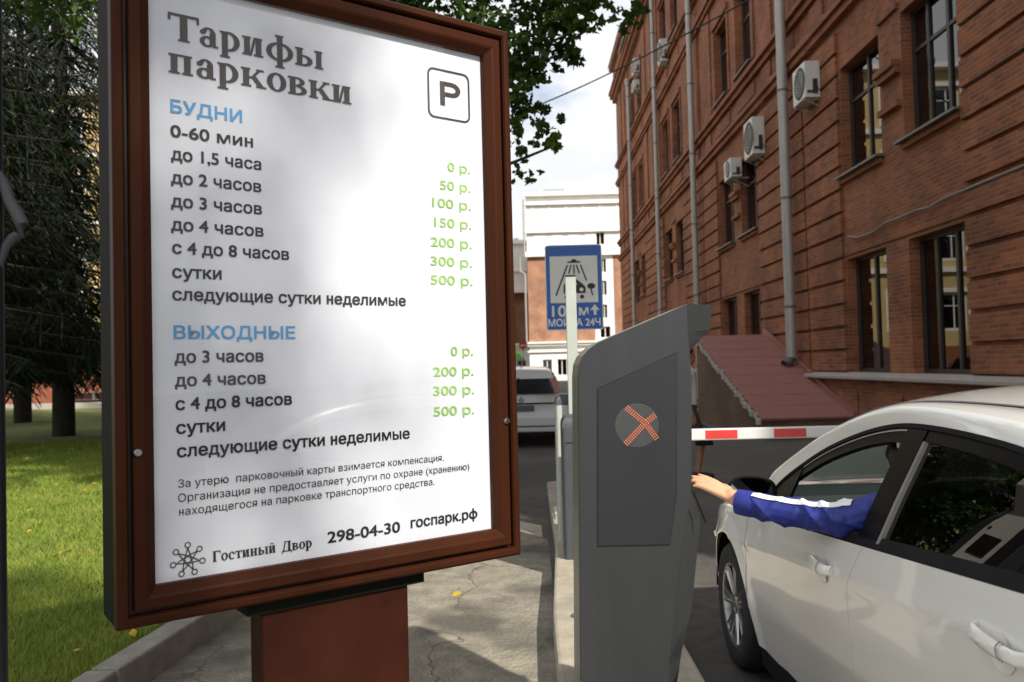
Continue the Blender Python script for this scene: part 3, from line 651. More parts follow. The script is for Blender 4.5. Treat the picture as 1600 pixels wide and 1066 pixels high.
def window(P, op, depth, parent, fm_, pane, fw=.07, mull=(), trans=()):
    a, b, c, d = op; e = .004; q = MB()
    pbox(q, P, a + e, a + fw, c + e, d - e, depth - .09, depth - .02); pbox(q, P, b - fw, b - e, c + e, d - e, depth - .09, depth - .02)
    pbox(q, P, a + fw, b - fw, c + e, c + fw, depth - .088, depth - .022); pbox(q, P, a + fw, b - fw, d - fw, d - e, depth - .088, depth - .022)
    for x in mull: pbox(q, P, lerp(a, b, x) - .04, lerp(a, b, x) + .04, c + fw, d - fw, depth - .085, depth - .025)
    for z in trans: pbox(q, P, a + fw, b - fw, lerp(c, d, z) - .03, lerp(c, d, z) + .03, depth - .08, depth - .03)
    wv = q.build('window', fm_, parent); q = MB()
    q.poly([P(a + fw * .5, c + fw * .5, depth - .05), P(b - fw * .5, c + fw * .5, depth - .05), P(b - fw * .5, d - fw * .5, depth - .05), P(a + fw * .5, d - fw * .5, depth - .05)])
    q.build('pane', pane, wv)
rb = thing('brick_building', 'long red brick building with banded courses and tall windows lining the lane', 'building', (6.6, 30, 0))
BX = 6.6; Y0, Y1 = 0.4, 56.6
PB = lambda u, z, d: (d, u - 30, z)                      # u along the street, d into the building
cols = [(12.42 + 10.75 * k, 14.3 + 10.75 * k) for k in range(-1, 4)] + [(15.2 + 10.75 * k, 17.05 + 10.75 * k) for k in range(-1, 4)]
ops1 = [(a, b, 1.29, 3.58) for a, b in cols]; ops2 = [(a, b, 5.3, 7.5) for a, b in cols]
ops3 = [(a + .1, b - .1, 10.05, 12.5) for a, b in cols]; ops4 = [(a + .15, b - .15, 15.5, 17.9) for a, b in cols]
allops = ops1 + ops2 + ops3 + ops4
q = MB(); wallcells(q, PB, Y0, Y1, 1.2, 20.0, allops, .27)
q.poly([PB(Y0, 0, 0), PB(Y0, 0, 14), PB(Y0, 20, 14), PB(Y0, 20, 0)]); q.poly([PB(Y1, 0, 0), PB(Y1, 0, 14), PB(Y1, 20, 14), PB(Y1, 20, 0)]); q.poly([PB(Y0, 0, 14), PB(Y1, 0, 14), PB(Y1, 20, 14), PB(Y0, 20, 14)])
rw = q.build('wall', 'brick_red', rb)
q = MB(); q.poly([PB(Y0 + .3, .2, .75), PB(Y1 - .3, .2, .75), PB(Y1 - .3, 19.8, .75), PB(Y0 + .3, 19.8, .75)]); q.build('interior', 'room_dark', rb)
random.seed(4)
q = MB()                                                 # rusticated courses
gaps = [(Y0 + .004, 1.61)]
for k in range(-1, 5):
    o = 10.75 * k; gaps += [(17.12 + o, 19.16 + o), (19.28 + o, 23.1 + o)]
for a, b in gaps:
    if b > Y1: b = Y1 - .004
    if a >= b: continue
    z = 1.31; i = 0
    while z < 8.3:
        zt2 = min(z + .395, 8.42); pbox(q, PB, a, b, z, zt2, -.07, .03); z += .47
for k in range(-1, 5):                                   # pieces over and beside the window pairs
    o = 10.75 * k
    for z in (3.66, 4.13): 
        if 17.06 + o < Y1: pbox(q, PB, 12.40 + o, 17.07 + o, z, z + .395 if z < 4 else z + .2, -.03, .03) if z < 4 else None
    for z, dd in ((6.62, .16), (6.50, .11), (5.92, .10), (7.62, .06)):
        if 15.2 + o < Y1: pbox(q, PB, 14.36 + o, 15.14 + o, z, z + .11, -dd, .03)
    for a, b in ((12.42 + o, 14.3 + o), (15.2 + o, 17.05 + o)):
        if b > Y1: continue
        pbox(q, PB, a - .1, b + .1, 12.62, 12.80, -.09, .03); pbox(q, PB, a - .1, a + .06, 10.05, 12.62, -.05, .02); pbox(q, PB, b - .06, b + .1, 10.05, 12.62, -.05, .02)
        pbox(q, PB, a - .08, b + .08, 18.02, 18.2, -.09, .03)
        pbox(q, PB, a - .02, b + .02, 9.0, 9.38, -.04, .03)
        pbox(q, PB, a + .05, b - .05, 14.15, 14.6, -.04, .03)
q.build('brick_coursing', 'brick_red', rw)
q = MB()                                                 # string courses, pilasters
for z, h, d in ((8.46, .16, .14), (8.62, .14, .22), (9.46, .16, .12), (9.62, .13, .22), (13.55, .15, .13), (13.70, .14, .21), (14.78, .12, .13), (14.90, .14, .22)):
    pbox(q, PB, Y0 + .01, Y1 - .01, z, z + h - .003, -d, .05)
for k in range(-1, 5):
    o = 10.75 * k
    for a, b in ((17.6 + o, 18.8 + o), (19.6 + o, 20.5 + o), (21.4 + o, 22.6 + o)):
        if b < Y1:
            pbox(q, PB, a, b, 9.76, 13.52, -.06, .03); pbox(q, PB, a, b, 15.06, 19.4, -.06, .03); pbox(q, PB, a + .2, b - .2, 8.9, 9.4, -.05, .03)
q.build('string_course', 'brick_red', rw)
q = MB(); 
for z, h, d in ((19.3, .25, .25), (19.55, .25, .42), (19.8, .2, .5)): pbox(q, PB, Y0, Y1, z, z + h - .003, -d, .3)
pbox(q, PB, 49.5, Y1 + .3, 20.0, 21.6, -.12, .5); pbox(q, PB, 49.3, Y1 + .3, 21.6, 21.85, -.4, .5)
q.build('cornice', 'brick_red', rb)
q = MB(); q.poly([PB(Y0, 20.02, -.62), PB(49.3, 20.02, -.62), PB(49.3, 24.5, 7), PB(Y0, 24.5, 7)]); q.poly([PB(49.3, 21.87, -.45), PB(Y1 + .4, 21.87, -.45), PB(Y1 + .4, 26, 7), PB(49.3, 26, 7)])
q.poly([PB(Y0, 20.02, 14.6), PB(Y1, 20.02, 14.6), PB(Y1, 24.5, 7), PB(Y0, 24.5, 7)]); q.build('roof', 'zinc', rb, solid=.05)
q = MB(); pbox(q, PB, Y0 + .005, Y1 - .005, -.05, 1.12, -.10, .05)
for k in range(30):
    a = .85 + k * 1.95
    pbox(q, PB, a, a + 1.45, .32, .93, -.13, -.05)
pl = q.build('plinth', 'brick_red', rb)
q = MB(); q.prism([(-.27, 1.165), (-.27, 1.21), (-.02, 1.285), (-.02, 1.122), (-.22, 1.14)], Y0 - 30 + .01, Y1 - 30 - .01, 'y'); q.build('plinth_cap', 'zinc', rb)
for ops, dp in ((ops1, .27), (ops2, .27), (ops3, .27), (ops4, .27)):
    for o in ops: window(PB, o, dp, rb, 'window_frame_dark', 'pane_house', .07, (.36, .70) if o[0] < 15 and o[2] < 10 else (.5,), () if o[2] < 2 else (.68,))
for o in ops2 + ops3 + ops4:
    q = MB(); q.prism([(-.17, o[2] - .07), (-.17, o[2] - .03), (.16, o[2] + .012), (.16, o[2] - .06)], o[0] - 30 - .08, o[1] - 30 + .08, 'y'); q.build('sill', 'zinc_dark', rb)
    q = MB(); pbox(q, PB, o[0] - .02, o[1] + .02, o[2] - .17, o[2] - .075, -.08, .02); q.build('sill_apron', 'brick_red', rb)
# sloping sheet roof over the basement stair
br_ = thing('basement_entrance', 'low brick basement stair enclosure under a sloping red sheet metal roof against the brick building', 'basement entrance', (5.6, 20, 0))
XL, XR = 4.62, 6.49
roofz = lambda y: interp(y, [16.55, 22.6], [.42, 2.26])
q = MB(); q.poly([(XL - 5.6, -3.45, roofz(16.55)), (XR - 5.6, -3.45, roofz(16.55)), (XR - 5.6, 2.6, roofz(22.6)), (XL - 5.6, 2.6, roofz(22.6))]); rs = q.build('roof', 'red_sheet', br_, solid=.05)
q = MB()
for k in range(1, 9):
    y = lerp(-3.45, 2.6, k / 9); z = roofz(y + 20); q.box(XL - 5.6 + .01, y, z - .02, XR - 5.6 - .01, y + .012, z + .007)
q.build('seam', 'red_sheet', rs)
q = MB(); random.seed(8)
for k in range(26):
    y = -3.45 + k * 6.05 / 26; z = roofz(y + 20); j = random.uniform(-.02, .02); q.box(XL - 5.6 - .05 + j, y + .01, z - .12 + j, XL - 5.6 - .002, y + .225, z - .01 + j + .02)
q.build('stone_edge', 'stone_edge', br_, bevel=.01)
q = MB(); q.prism([(-3.40, -.05), (2.58, -.05), (2.58, roofz(22.58) - .06), (-3.40, roofz(16.6) - .06)], XL - 5.6, XL - 5.6 + .2, 'x'); q.build('side_wall', 'brick_brown', br_)
q = MB(); q.box(XL - 5.6 + .21, -3.38, -.05, XR - 5.6, -3.2, .36); q.build('end_wall', 'brick_brown', br_)
q = MB(); q.box(XL - 5.6 + .21, 2.4, -.05, XR - 5.6, 2.58, 2.1); q.build('end_wall', 'brick_brown', br_)
q = MB(); q.prism([(-3.45, roofz(16.55) + .002), (2.6, roofz(22.6) + .002), (2.6, roofz(22.6) + .16), (-3.45, roofz(16.55) + .1)], XR - 5.6 - .06, XR - 5.6 + .004, 'x'); q.build('flashing', 'red_sheet', br_)
# downpipes
pipes = [(1235, 20.0, 1.62, 25, 'thick zinc downpipe nearest the white car, ending over the red sheet roof'), (1091, 31.0, .2, 25, 'zinc downpipe second along the brick wall, rising above the grey kiosk hood'), (1034, 39.8, .2, 25, 'zinc downpipe third along the brick wall with an air conditioner above beside it'), (993, 49.3, .2, 17.6, 'zinc downpipe at the far end of the brick wall, ending in a rain hopper')]
for px, y, zb, zt2, lab in pipes:
    x = onx(px, 565, 6.3); x = 6.32; yy_ = x * F / (px - 822 + .001)
    r = thing('downpipe', lab, 'downpipe', (x, yy_, zb), 0, 'downpipes on the brick building')
    q = MB(); rad = .125 if px > 1200 else .105
    top = min(zt2, 19.4) - zb
    q.tube([(0, 0, 0), (0, 0, top * .33), (0, 0, top * .66), (0, 0, top)], rad, 14); pz = q.build('pipe', 'zinc', r, smooth=True)
    z = 1.2
    while z < top:
        q = MB(); q.lathe([(rad, -.03), (rad + .008, -.03), (rad + .008, .03), (rad, .03)], (0, 0, z), (0, 0, 1), 14); q.box(0, -.015, z - .012, .3, .015, z + .012); q.build('bracket', 'zinc_dark', r); z += 2.6
    if zb > 1:
        q = MB(); q.tube([(0, 0, .10), (0, .0, -.04), (-.10, -.06, -.13), (-.22, -.10, -.17)], [.09, .095, .10, .11], 14, caps=False); q.build('shoe', 'zinc_dark', r, smooth=True, solid=.006)
    else:
        q = MB(); q.lathe([(.09, top), (.13, top + .05), (.2, top + .35), (.2, top + .42)], (0, 0, 0), (0, 0, 1), 14); q.build('hopper', 'zinc', r)
# air conditioners: (pixel of the near lower corner by the wall, distance, size)
def aircon(x0, y, z, w_, h, d, lab):
    r = thing('air_conditioner', lab, 'air conditioner', (x0, y, z), 0, 'air conditioners on the brick wall')
    q = MB(); q.box(0, 0, 0, d, w_, h); bo = q.build('casing', 'ac_white', r, bevel=.015)
    q = MB(); q.lathe([(0, -.004), (h * .40, -.004), (h * .42, -.012), (h * .44, 0)], (-.002, w_ * .42, h * .5), (1, 0, 0), 28); fn = q.build('fan_grille', 'ac_dark', r)
    q = MB()
    for k in range(1, 5): q.lathe([(h * .08 * k, -.013), (h * .08 * k + .006, -.016), (h * .08 * k + .012, -.013)], (-.002, w_ * .42, h * .5), (1, 0, 0), 24)
    q.build('fan_guard', 'ac_white', fn)
    q = MB(); q.box(.05, -.004, h * .12, d * .55, .001, h * .2); q.box(d * .5, -.02, h * .1, d * .8, .001, h * .5); q.build('service_cover', 'ac_dark', bo)
    for yy2 in (.08, w_ - .1):
        q = MB(); q.box(.02, yy2, -.04, d + .22, yy2 + .03, -.005); q.tube([(.06, yy2 + .015, -.03), (d + .20, yy2 + .015, -.28)], .012, 6); q.build('bracket', 'zinc', r)
    q = MB(); q.tube([(d * .7, -.02, h * .3), (d * .9, -.06, h * .15), (d + .1, -.05, h * .55), (d + .22, .02, h * .5)], .014, 6); q.build('hose', 'cable_black', r)
    return r
aclist = [((1262, 152), (1285, 152), 95, 18.0, .80, .78, 'white air conditioner nearest the camera, between the thick downpipe and the second floor window'),
          ((1178, 240), (1196, 240), 182, 22.2, .85, .75, 'white air conditioner directly left of the thick downpipe with its fan to the lane'),
          ((1148, 276), (1161, 276), 246, 24.6, .80, .56, 'small white air conditioner standing over the narrow window lintel'),
          ((1036, 95), (1048, 95), 60, 36.0, .8, .72, 'white air conditioner high up beside the third downpipe on metal arms'),
          ((1001, 112), (1008, 112), 90, 44.5, .8, .8, 'white air conditioner under the eaves near the far end of the brick wall'),
          ((1002, 139), (1010, 139), 124, 44.8, .8, .6, 'boxy white air conditioner just below another one near the far end')]
for (a, yb), (b, _), yt, Y, w_, h, lab in aclist:
    x = at(a, yb, Y).x; z = at(a, yb, Y).z; h2 = at(a, yt, Y).z - z
    aircon(min(x, 6.2), Y, z, w_, h2, .34, lab)
# cables
q = MB(); pts = [(1325, 369), (1340, 371.5), (1362, 364), (1385, 347.5), (1407, 340), (1430, 329), (1452, 324), (1477, 309), (1510, 296), (1560, 275), (1600, 259), (1640, 243)]
q.tube([onx(x, y, 6.52) for x, y in pts], .018, 6); tag(q.build('cable', 'cable_grey', smooth=True), 'slack grey cable draped along the brick wall above the first floor windows', 'cable')
q = MB(); a = onx(1195, -14, 6.5); b = at(640, 232, 30.0); 
q.tube([Vector(a).lerp(Vector(b), t) + Vector((0, 0, -.45 * math.sin(math.pi * t))) for t in [i / 20 for i in range(21)]], .022, 6); tag(q.build('overhead_wire', 'cable_black', smooth=True), 'thin black overhead wire crossing the sky from the brick wall to the trees', 'wire')
# far white and brick building
wb = thing('white_building', 'white office building with salmon brick lower floors closing the end of the lane', 'building', (8, 80, 0))
PW = lambda u, z, d: (u - 8, d, z)
u0 = .37; opsw = [(7.05, 7.85, 13.0, 14.2), (7.4, 7.95, 10.3, 11.6), (7.4, 7.95, 8.1, 9.5), (7.4, 7.95, 5.9, 7.2), (7.2, 8.2, 4.0, 5.1)]
gops = [(-1.25 + 1.42 * k, -.35 + 1.42 * k, .5, 2.05) for k in range(2, 14)]
q = MB(); wallcells(q, PW, u0, 24, 0, 3.5, [(a, b, c, d) for a, b, c, d in gops], .3); wallcells(q, PW, u0, 24, 12.0, 18.0, [opsw[0]], .3)
wallcells(q, PW, 6.75, 8.6, 3.5, 12.0, opsw[1:], .25)
q.poly([PW(u0, 0, 0), PW(u0, 0, 12), PW(u0, 18, 12), PW(u0, 18, 0)]); q.poly([PW(u0, 18, 0), PW(24, 18, 0), PW(24, 18, 12), PW(u0, 18, 12)])
ww = q.build('wall', 'plaster_white', wb)
q = MB(); wallcells(q, PW, u0 + .002, 6.75, 3.5, 12.0, [], .2); wallcells(q, PW, 8.6, 24, 3.5, 12.0, [], .2); q.poly([PW(u0 - .004, 3.5, 0), PW(u0 - .004, 3.5, 12), PW(u0 - .004, 12, 12), PW(u0 - .004, 12, 0)]); q.build('brick_wall', 'brick_orange', wb)
q = MB()
for z, h, d in ((3.35, .22, .35), (3.57, .18, .5), (2.75, .15, .2), (11.95, .35, .35), (12.3, .12, .2), (14.25, .2, .3), (14.45, .1, .18), (16.95, .2, .3), (17.8, .3, .45)): pbox(q, PW, u0 - .2, 24, z, z + h - .004, -d, .1)
q.build('cornice', 'plaster_white', wb)
q = MB()
for k in range(14):
    a = .9 + 1.62 * k
    pbox(q, PW, a, a + .12, 14.6, 16.9, -.08, .05)
    if not 6.5 < a < 8: pbox(q, PW, a + .2, a + 1.25, 12.75, 14.1, -.05, .05)
q.build('panel_trim', 'plaster_white', wb)
q = MB(); q.poly([PW(u0 + .3, .2, .6), PW(24, .2, .6), PW(24, 17.5, .6), PW(u0 + .3, 17.5, .6)]); q.build('interior', 'room_dark', wb)
for o in opsw + gops[:8]: window(PW, o, .25, wb, 'window_frame_white', 'pane_house', .05, (.5,))
lwg = thing('building_wing', 'lower white wing with a recessed brick bay to the left of the tall white building', 'building', (-4, 83, 0))
PL = lambda u, z, d: (u + 4, d, z)
gl = [(-2.35, -1.45, .5, 2.05), (-.9, 0, .5, 2.05), (-3.8, -2.9, .5, 2.05), (-2.0, -1.3, 3.9, 8.2)]
q = MB(); wallcells(q, PL, -12, .36, 0, 3.5, gl[:3], .3); wallcells(q, PL, -12, .36, 8.9, 14.0, [(-2.0, -1.25, 9.6, 11.2)], .3); wallcells(q, PL, -12, -1.05, 3.5, 8.9, [gl[3]], .3)
q.poly([PL(-12, 14, 0), PL(.36, 14, 0), PL(.36, 14, 9), PL(-12, 14, 9)]); q.build('wall', 'plaster_white', lwg)
q = MB(); q.poly([PL(-1.05, 3.5, .7), PL(.36, 3.5, .7), PL(.36, 8.9, .7), PL(-1.05, 8.9, .7)]); q.build('brick_wall', 'brick_orange', lwg)
q = MB()
for z, h, d in ((3.35, .22, .35), (3.57, .18, .5), (8.8, .35, .3), (10.9, .2, .2), (13.7, .35, .4)): pbox(q, PL, -12, .3, z, z + h - .004, -d, .1)
q.build('cornice', 'plaster_white', lwg)
q = MB(); q.poly([PL(-12, .2, 1.2), PL(.3, .2, 1.2), PL(.3, 13.5, 1.2), PL(-12, 13.5, 1.2)]); q.build('interior', 'room_dark', lwg)
for o in gl + [(-2.0, -1.25, 9.6, 11.2)]: window(PL, o, .25, lwg, 'window_frame_white', 'pane_house', .05, (.5,))
q = MB()
for x in (-1.6, -.7): q.box(x + 4 - .25, 2, 14.02, x + 4 + .25, 2.6, 14.6)
q.build('chimney', 'plaster_grey', lwg)
q = MB(); q.tube([(u0 - 8.25, -.2, 17.5), (u0 - 8.25, -.2, 12.1), (u0 - 8.7, -.2, 11.9), (u0 - 8.7, -.2, 10.6), (u0 - 8.25, -.2, 10.3), (u0 - 8.25, -.2, 3.8)], .09, 8); q.build('downpipe', 'zinc', wb)
for x, lab in ((890, 'white satellite dish on the white roof, left of the two and nearer the ladder rail'), (918, 'pale grey satellite dish on the white roof, beside the brick building')):
    p = at(x, 306, 82); r = thing('satellite_dish', lab, 'satellite dish', (p.x, 82, 18.0), 0, 'satellite dishes on the white roof')
    q = MB(); q.ball((0, 0, .62), .58, 20, (1, .35, 1)); q.build('dish', 'plaster_white' if x < 900 else 'plaster_grey', r, smooth=True); q = MB(); q.tube([(0, .2, 0), (0, .1, .6)], .04, 6); q.build('mast', 'zinc', r)
q = MB(); 
for k in range(9): q.tube([(2.2 + .35 * k, 80.6, 18.0), (2.2 + .35 * k, 80.6, 18.55)], .02, 5)
q.tube([(2.2, 80.6, 18.55), (5.0, 80.6, 18.55)], .03, 5); q.tube([(2.2, 80.6, 18.3), (5.0, 80.6, 18.3)], .02, 5)
tag(q.build('roof_railing', 'zinc_dark'), 'thin metal railing on the edge of the white roof', 'railing')
q = MB(); q.box(-1.62, 81.9, 2.2, -.50, 82.8, 2.72); tag(q.build('awning', 'green_sign', bevel=.02), 'bright green shop awning above a dark window at the end of the lane', 'awning')
# yellow building behind the lawn
yb = thing('yellow_building', 'yellow plastered building with white windows and red plinth behind the spruces', 'building', (-28, 50, 0))
PY = lambda u, z, d: (u + 28, d, z)
yops = [(-50 + 3.1 * k, -48.5 + 3.1 * k, z, z + 2.3) for k in range(14) for z in (3.0, 7.2, 11.4, 15.4)]
q = MB(); wallcells(q, PY, -54, -6, 2.1, 19, yops, .25); q.poly([PY(-6, 0, 0), PY(-6, 0, 14), PY(-6, 19, 14), PY(-6, 19, 0)]); q.poly([PY(-54, 19, 0), PY(-6, 19, 0), PY(-6, 19, 14), PY(-54, 19, 14)])
q.build('wall', 'plaster_yellow', yb)
q = MB(); pbox(q, PY, -54, -5.95, 0, 2.1, -.12, .1); q.build('plinth', 'plinth_red', yb)
q = MB(); 
for z in (6.5, 10.8, 14.9, 18.7): pbox(q, PY, -54, -5.9, z, z + .3, -.25 if z < 18 else -.6, .1)
q.build('cornice', 'plaster_white', yb)
q = MB(); q.poly([PY(-53, 2.2, .8), PY(-6.3, 2.2, .8), PY(-6.3, 18.8, .8), PY(-53, 18.8, .8)]); q.build('interior', 'room_dark', yb)
for o in yops:
    if o[0] < -34: continue
    window(PY, o, .25, yb, 'window_frame_white', 'pane_house', .16, (.5,), (.65,))
for o in yops:
    if o[0] < -34: continue
    q = MB(); pbox(q, PY, o[0] - .25, o[0] - .003, o[2], o[3] + .25, -.08, .05); pbox(q, PY, o[1] + .003, o[1] + .25, o[2], o[3] + .25, -.08, .05); pbox(q, PY, o[0] - .003, o[1] + .003, o[3] + .003, o[3] + .25, -.08, .05); q.build('window_surround', 'plaster_white', yb)
q = MB(); q.box(-27.5 - .9, 49.4, .126, -23.8, 49.85, .16)
for x in (-28, -26, -24.2): q.box(x, 49.45, .16, x + .1, 49.8, .55)
q.box(-28.3, 49.42, .55, -23.9, 49.83, .62); tag(q.build('bench', 'zinc_dark'), 'low grey bench against the red plinth behind the lawn', 'bench')
# ================================================================== the white car beside the kiosk
# local axes: x to the car's right, y forward, origin on the ground between the front wheels
car = thing('parked_car', 'white four door car stopped at the kiosk, driver window open', 'car', (1.94, 4.42, 0))
CO = (0, -1.6, .55); AX = (0.0, -2.65); WR = .318
def hw(y):
    if y > .05: return .91 - .17 * ((y - .05) / .8) ** 2
    if y < -2.8: return .91 - .12 * ((-2.8 - y) / .85) ** 2
    return .91
def crz(y): return .67 + .115 * (-y) if y < .3 else .6355 - .12 * (y - .3)
def inset(y, z):
    d = z - crz(y)
    return interp(d, [-.6, -.44, -.30, -.16, -.05, -.012, 0, .012, .05, .11, .17, .26, .4], [.085, .05, .022, .010, .006, .004, .0, .004, .012, .020, .034, .062, .12])
def flare(y, z):
    f = 0
    for a in AX:
        r = math.hypot(y - a, z - WR)
        f = max(f, .014 * max(0, 1 - abs(r - .385) / .075))
    return f
def zbelt(y):
    if y <= -.3: return .852 + .1 * (-.3 - y)
    return .852 - .045 * (y + .3) - .11 * (y + .3) ** 2
def sx(y, z): return hw(y) - inset(y, z) + flare(y, z)
def xg(y, z): return sx(y, zbelt(y)) - .012 - max(0, z - zbelt(y)) * .48 - .04 * max(0, z - zbelt(y) - .15)
AR = .372
def zlow(y, base):
    z = base
    for a in AX:
        if abs(y - a) < AR: z = max(z, WR + math.sqrt(AR * AR - (y - a) ** 2))
    return z
def panel(mb, sgn, ya, yb, base, nu=24, nv=26, top=zbelt):
    def fn(u, v):
        y0 = lerp(ya(.6), yb(.6), u); zl = zlow(y0, base); z = lerp(zl, top(y0), v); y = lerp(ya(z), yb(z), u)
        z = lerp(zlow(y, base), top(y), v)
        return (sgn * sx(y, z), y, z)
    mb.grid(fn, nu, nv, flip=sgn > 0)
shut = lambda z: -1.64 - .10 * max(0, (z - .80) / .18) ** 1.7
fdoor = lambda z: -.36
rdoor = lambda z: -2.52 - .30 * min(1, max(0, (z - .45) / .35))
body = MB()
for s in (-1, 1):
    panel(body, s, lambda z: -.354, lambda z: .62, .20, 60, 20)
    panel(body, s, lambda z: -3.5, lambda z: rdoor(z) - .006, .20, 60, 20)
    # fender shoulder, rocker
    body.grid(lambda u, v: ((s * lerp(sx(lerp(-.354, .62, u), zbelt(lerp(-.354, .62, u))), .70, v)), lerp(-.354, .62, u), zbelt(lerp(-.354, .62, u)) + .075 * math.sin(v * 1.35)), 24, 8, flip=s < 0)
    # rear deck shoulder
    body.grid(lambda u, v: (s * lerp(sx(lerp(-3.5, -2.83, u), zbelt(lerp(-3.5, -2.83, u))), .62, v), lerp(-3.5, -2.83, u), lerp(zbelt(lerp(-3.5, -2.83, u)), 1.10 + .02 * u, v)), 8, 6)
# nose and tail
body.grid(lambda u, v: ((u * 2 - 1) * sx(.62, lerp(.2, zbelt(.62), v)), .62 + .27 * (1 - abs(u * 2 - 1) ** 3.2) * (1 - .35 * v * v), lerp(.2, zbelt(.62) + .055 * (1 - abs(2 * u - 1) ** 4), v)), 36, 12)
body.grid(lambda u, v: ((u * 2 - 1) * sx(-3.5, lerp(.25, 1.07, v)), -3.5 - .15 * (1 - abs(u * 2 - 1) ** 3.2) * (1 - .4 * v * v), lerp(.25, 1.09, v)), 36, 10)
body.grid(lambda u, v: ((u * 2 - 1) * .62, lerp(-3.63, -3.1, v), 1.10 + .02 * v), 8, 6)
bdo = body.build('body', 'car_paint', car, smooth=True, autosm=60)
hd = MB()
def hoodfn(u, v):
    x = (u * 2 - 1) * .694; y = lerp(-.33, .78, v); t = abs(x) / .70
    yy = min(y, .62) ; return (x, y, zbelt(yy) + .075 * math.sin(1.35) + .055 * (1 - t ** 3) + .012 * (abs(t - .72) < .1) - max(0, y - .62) * .45)
hd.grid(hoodfn, 24, 24); hd.build('hood', 'car_paint', car, smooth=True, solid=.012, out=CO)
# doors
def door(s, ya, yb, hy, hz, hl, handle=True):
    q = MB(); panel(q, s, ya, yb, .235, 40, 40); d = q.build('door', 'car_paint', car, smooth=True, solid=.016, autosm=60, out=CO)
    # handle: bowl and bar
    def surf(y, z, off): return Vector((s * (sx(y, z) + off), y, z))
    q = MB()
    q.grid(lambda u, v: surf(hy + .052 * math.cos(2 * math.pi * u) * v, hz - .016 + .043 * math.sin(2 * math.pi * u) * v, .0012 + .0035 * v * v), 24, 5); q.build('handle_bowl', 'car_paint', d, smooth=True)
    q = MB()
    n = 14
    def hb(u, v):
        t = u; y = hy + hl * .5 - hl * t; w_ = .0165 + .004 * math.sin(math.pi * t); bow = .036 * math.sin(math.pi * min(1, max(0, t * .96 + .02))) ** .38 if 0 < t < 1 else 0.0
        a = 2 * math.pi * v
        return surf(y, hz + .006 + w_ * math.sin(a) - .010 * (t - .5), .001 + bow + .009 * math.cos(a))
    q.grid(hb, 22, 12); h = q.build('handle', 'car_paint', d, smooth=True)
    q = MB(); yk = hy - hl * .28
    q.grid(lambda u, v: surf(yk - .002 + .004 * u, hz + .006 + .022 * math.sin(2 * math.pi * v), .001 + .0345 + .0105 * math.cos(2 * math.pi * v)), 1, 12); q.build('handle_seam', 'car_trim', h)
    return d
for s in (-1, 1):
    door(s, lambda z: -.36, lambda z: shut(z) + .0022, -1.43, .862, .165)
    door(s, lambda z: shut(z) - .0022, lambda z: rdoor(z), -2.55, .955, .20)
    # dark gap behind the shutlines
    q = MB()
    for f_ in (lambda z: -.357, shut, lambda z: rdoor(z) - .003):
        q.grid(lambda u, v: (s * (sx(f_(lerp(.27, .99, v)), lerp(.27, .99, v)) - .011), f_(lerp(.27, .99, v)) + lerp(-.012, .012, u), min(lerp(.27, .99, v), zbelt(f_(lerp(.27, .99, v))) - .01)), 1, 20)
    q.build('door_gap', 'black_gap', bdo)
    q = MB(); q.box(s * .70, -2.28, .14, s * .845, -.37, .25); q.build('sill_trim', 'car_trim', bdo)
# wheel arch liners
for a in AX:
    for s in (-1, 1):
        q = MB(); q.grid(lambda u, v: (s * lerp(.885, .55, v), a + (AR + .012) * math.cos(math.pi * u), WR + (AR + .012) * math.sin(math.pi * u)), 24, 2)
        q.poly([(s * .55, a + .39 * math.cos(math.pi * k / 24), WR + .39 * math.sin(math.pi * k / 24)) for k in range(25)]); q.build('wheel_arch', 'car_trim', bdo)
# greenhouse: window outline (lower) and roof rail (upper) control points, left side mirrored
LP = [(-.50, .905), (-.575, 1.03), (-.80, 1.155), (-1.05, 1.255), (-1.40, 1.345), (-1.75, 1.380), (-2.33, 1.368), (-2.70, 1.31), (-2.98, 1.20), (-3.10, 1.125)]
UP = [(.80, -.28, .965), (.775, -.45, 1.06), (.725, -.68, 1.18), (.675, -.93, 1.292), (.615, -1.28, 1.402), (.58, -1.62, 1.442), (.56, -2.25, 1.440), (.56, -2.72, 1.392), (.575, -3.02, 1.28), (.60, -3.2, 1.13)]
def Lc(t, off=0.0):
    y, z = crom(LP, t)
    if off:
        a = crom(LP, max(0, t - .01)); b = crom(LP, min(1, t + .01)); d = Vector((b[0] - a[0], b[1] - a[1])).normalized(); n = Vector((d.y, -d.x))
        if n.y > 0: n = -n
        y += n.x * off; z += n.y * off
    return y, z
def tB(y):                                            # the curve parameter where the window outline reaches a given y
    lo, hi = 0, 1
    for _ in range(40):
        md = (lo + hi) / 2
        if Lc(md)[0] > y: lo = md
        else: hi = md
    return lo
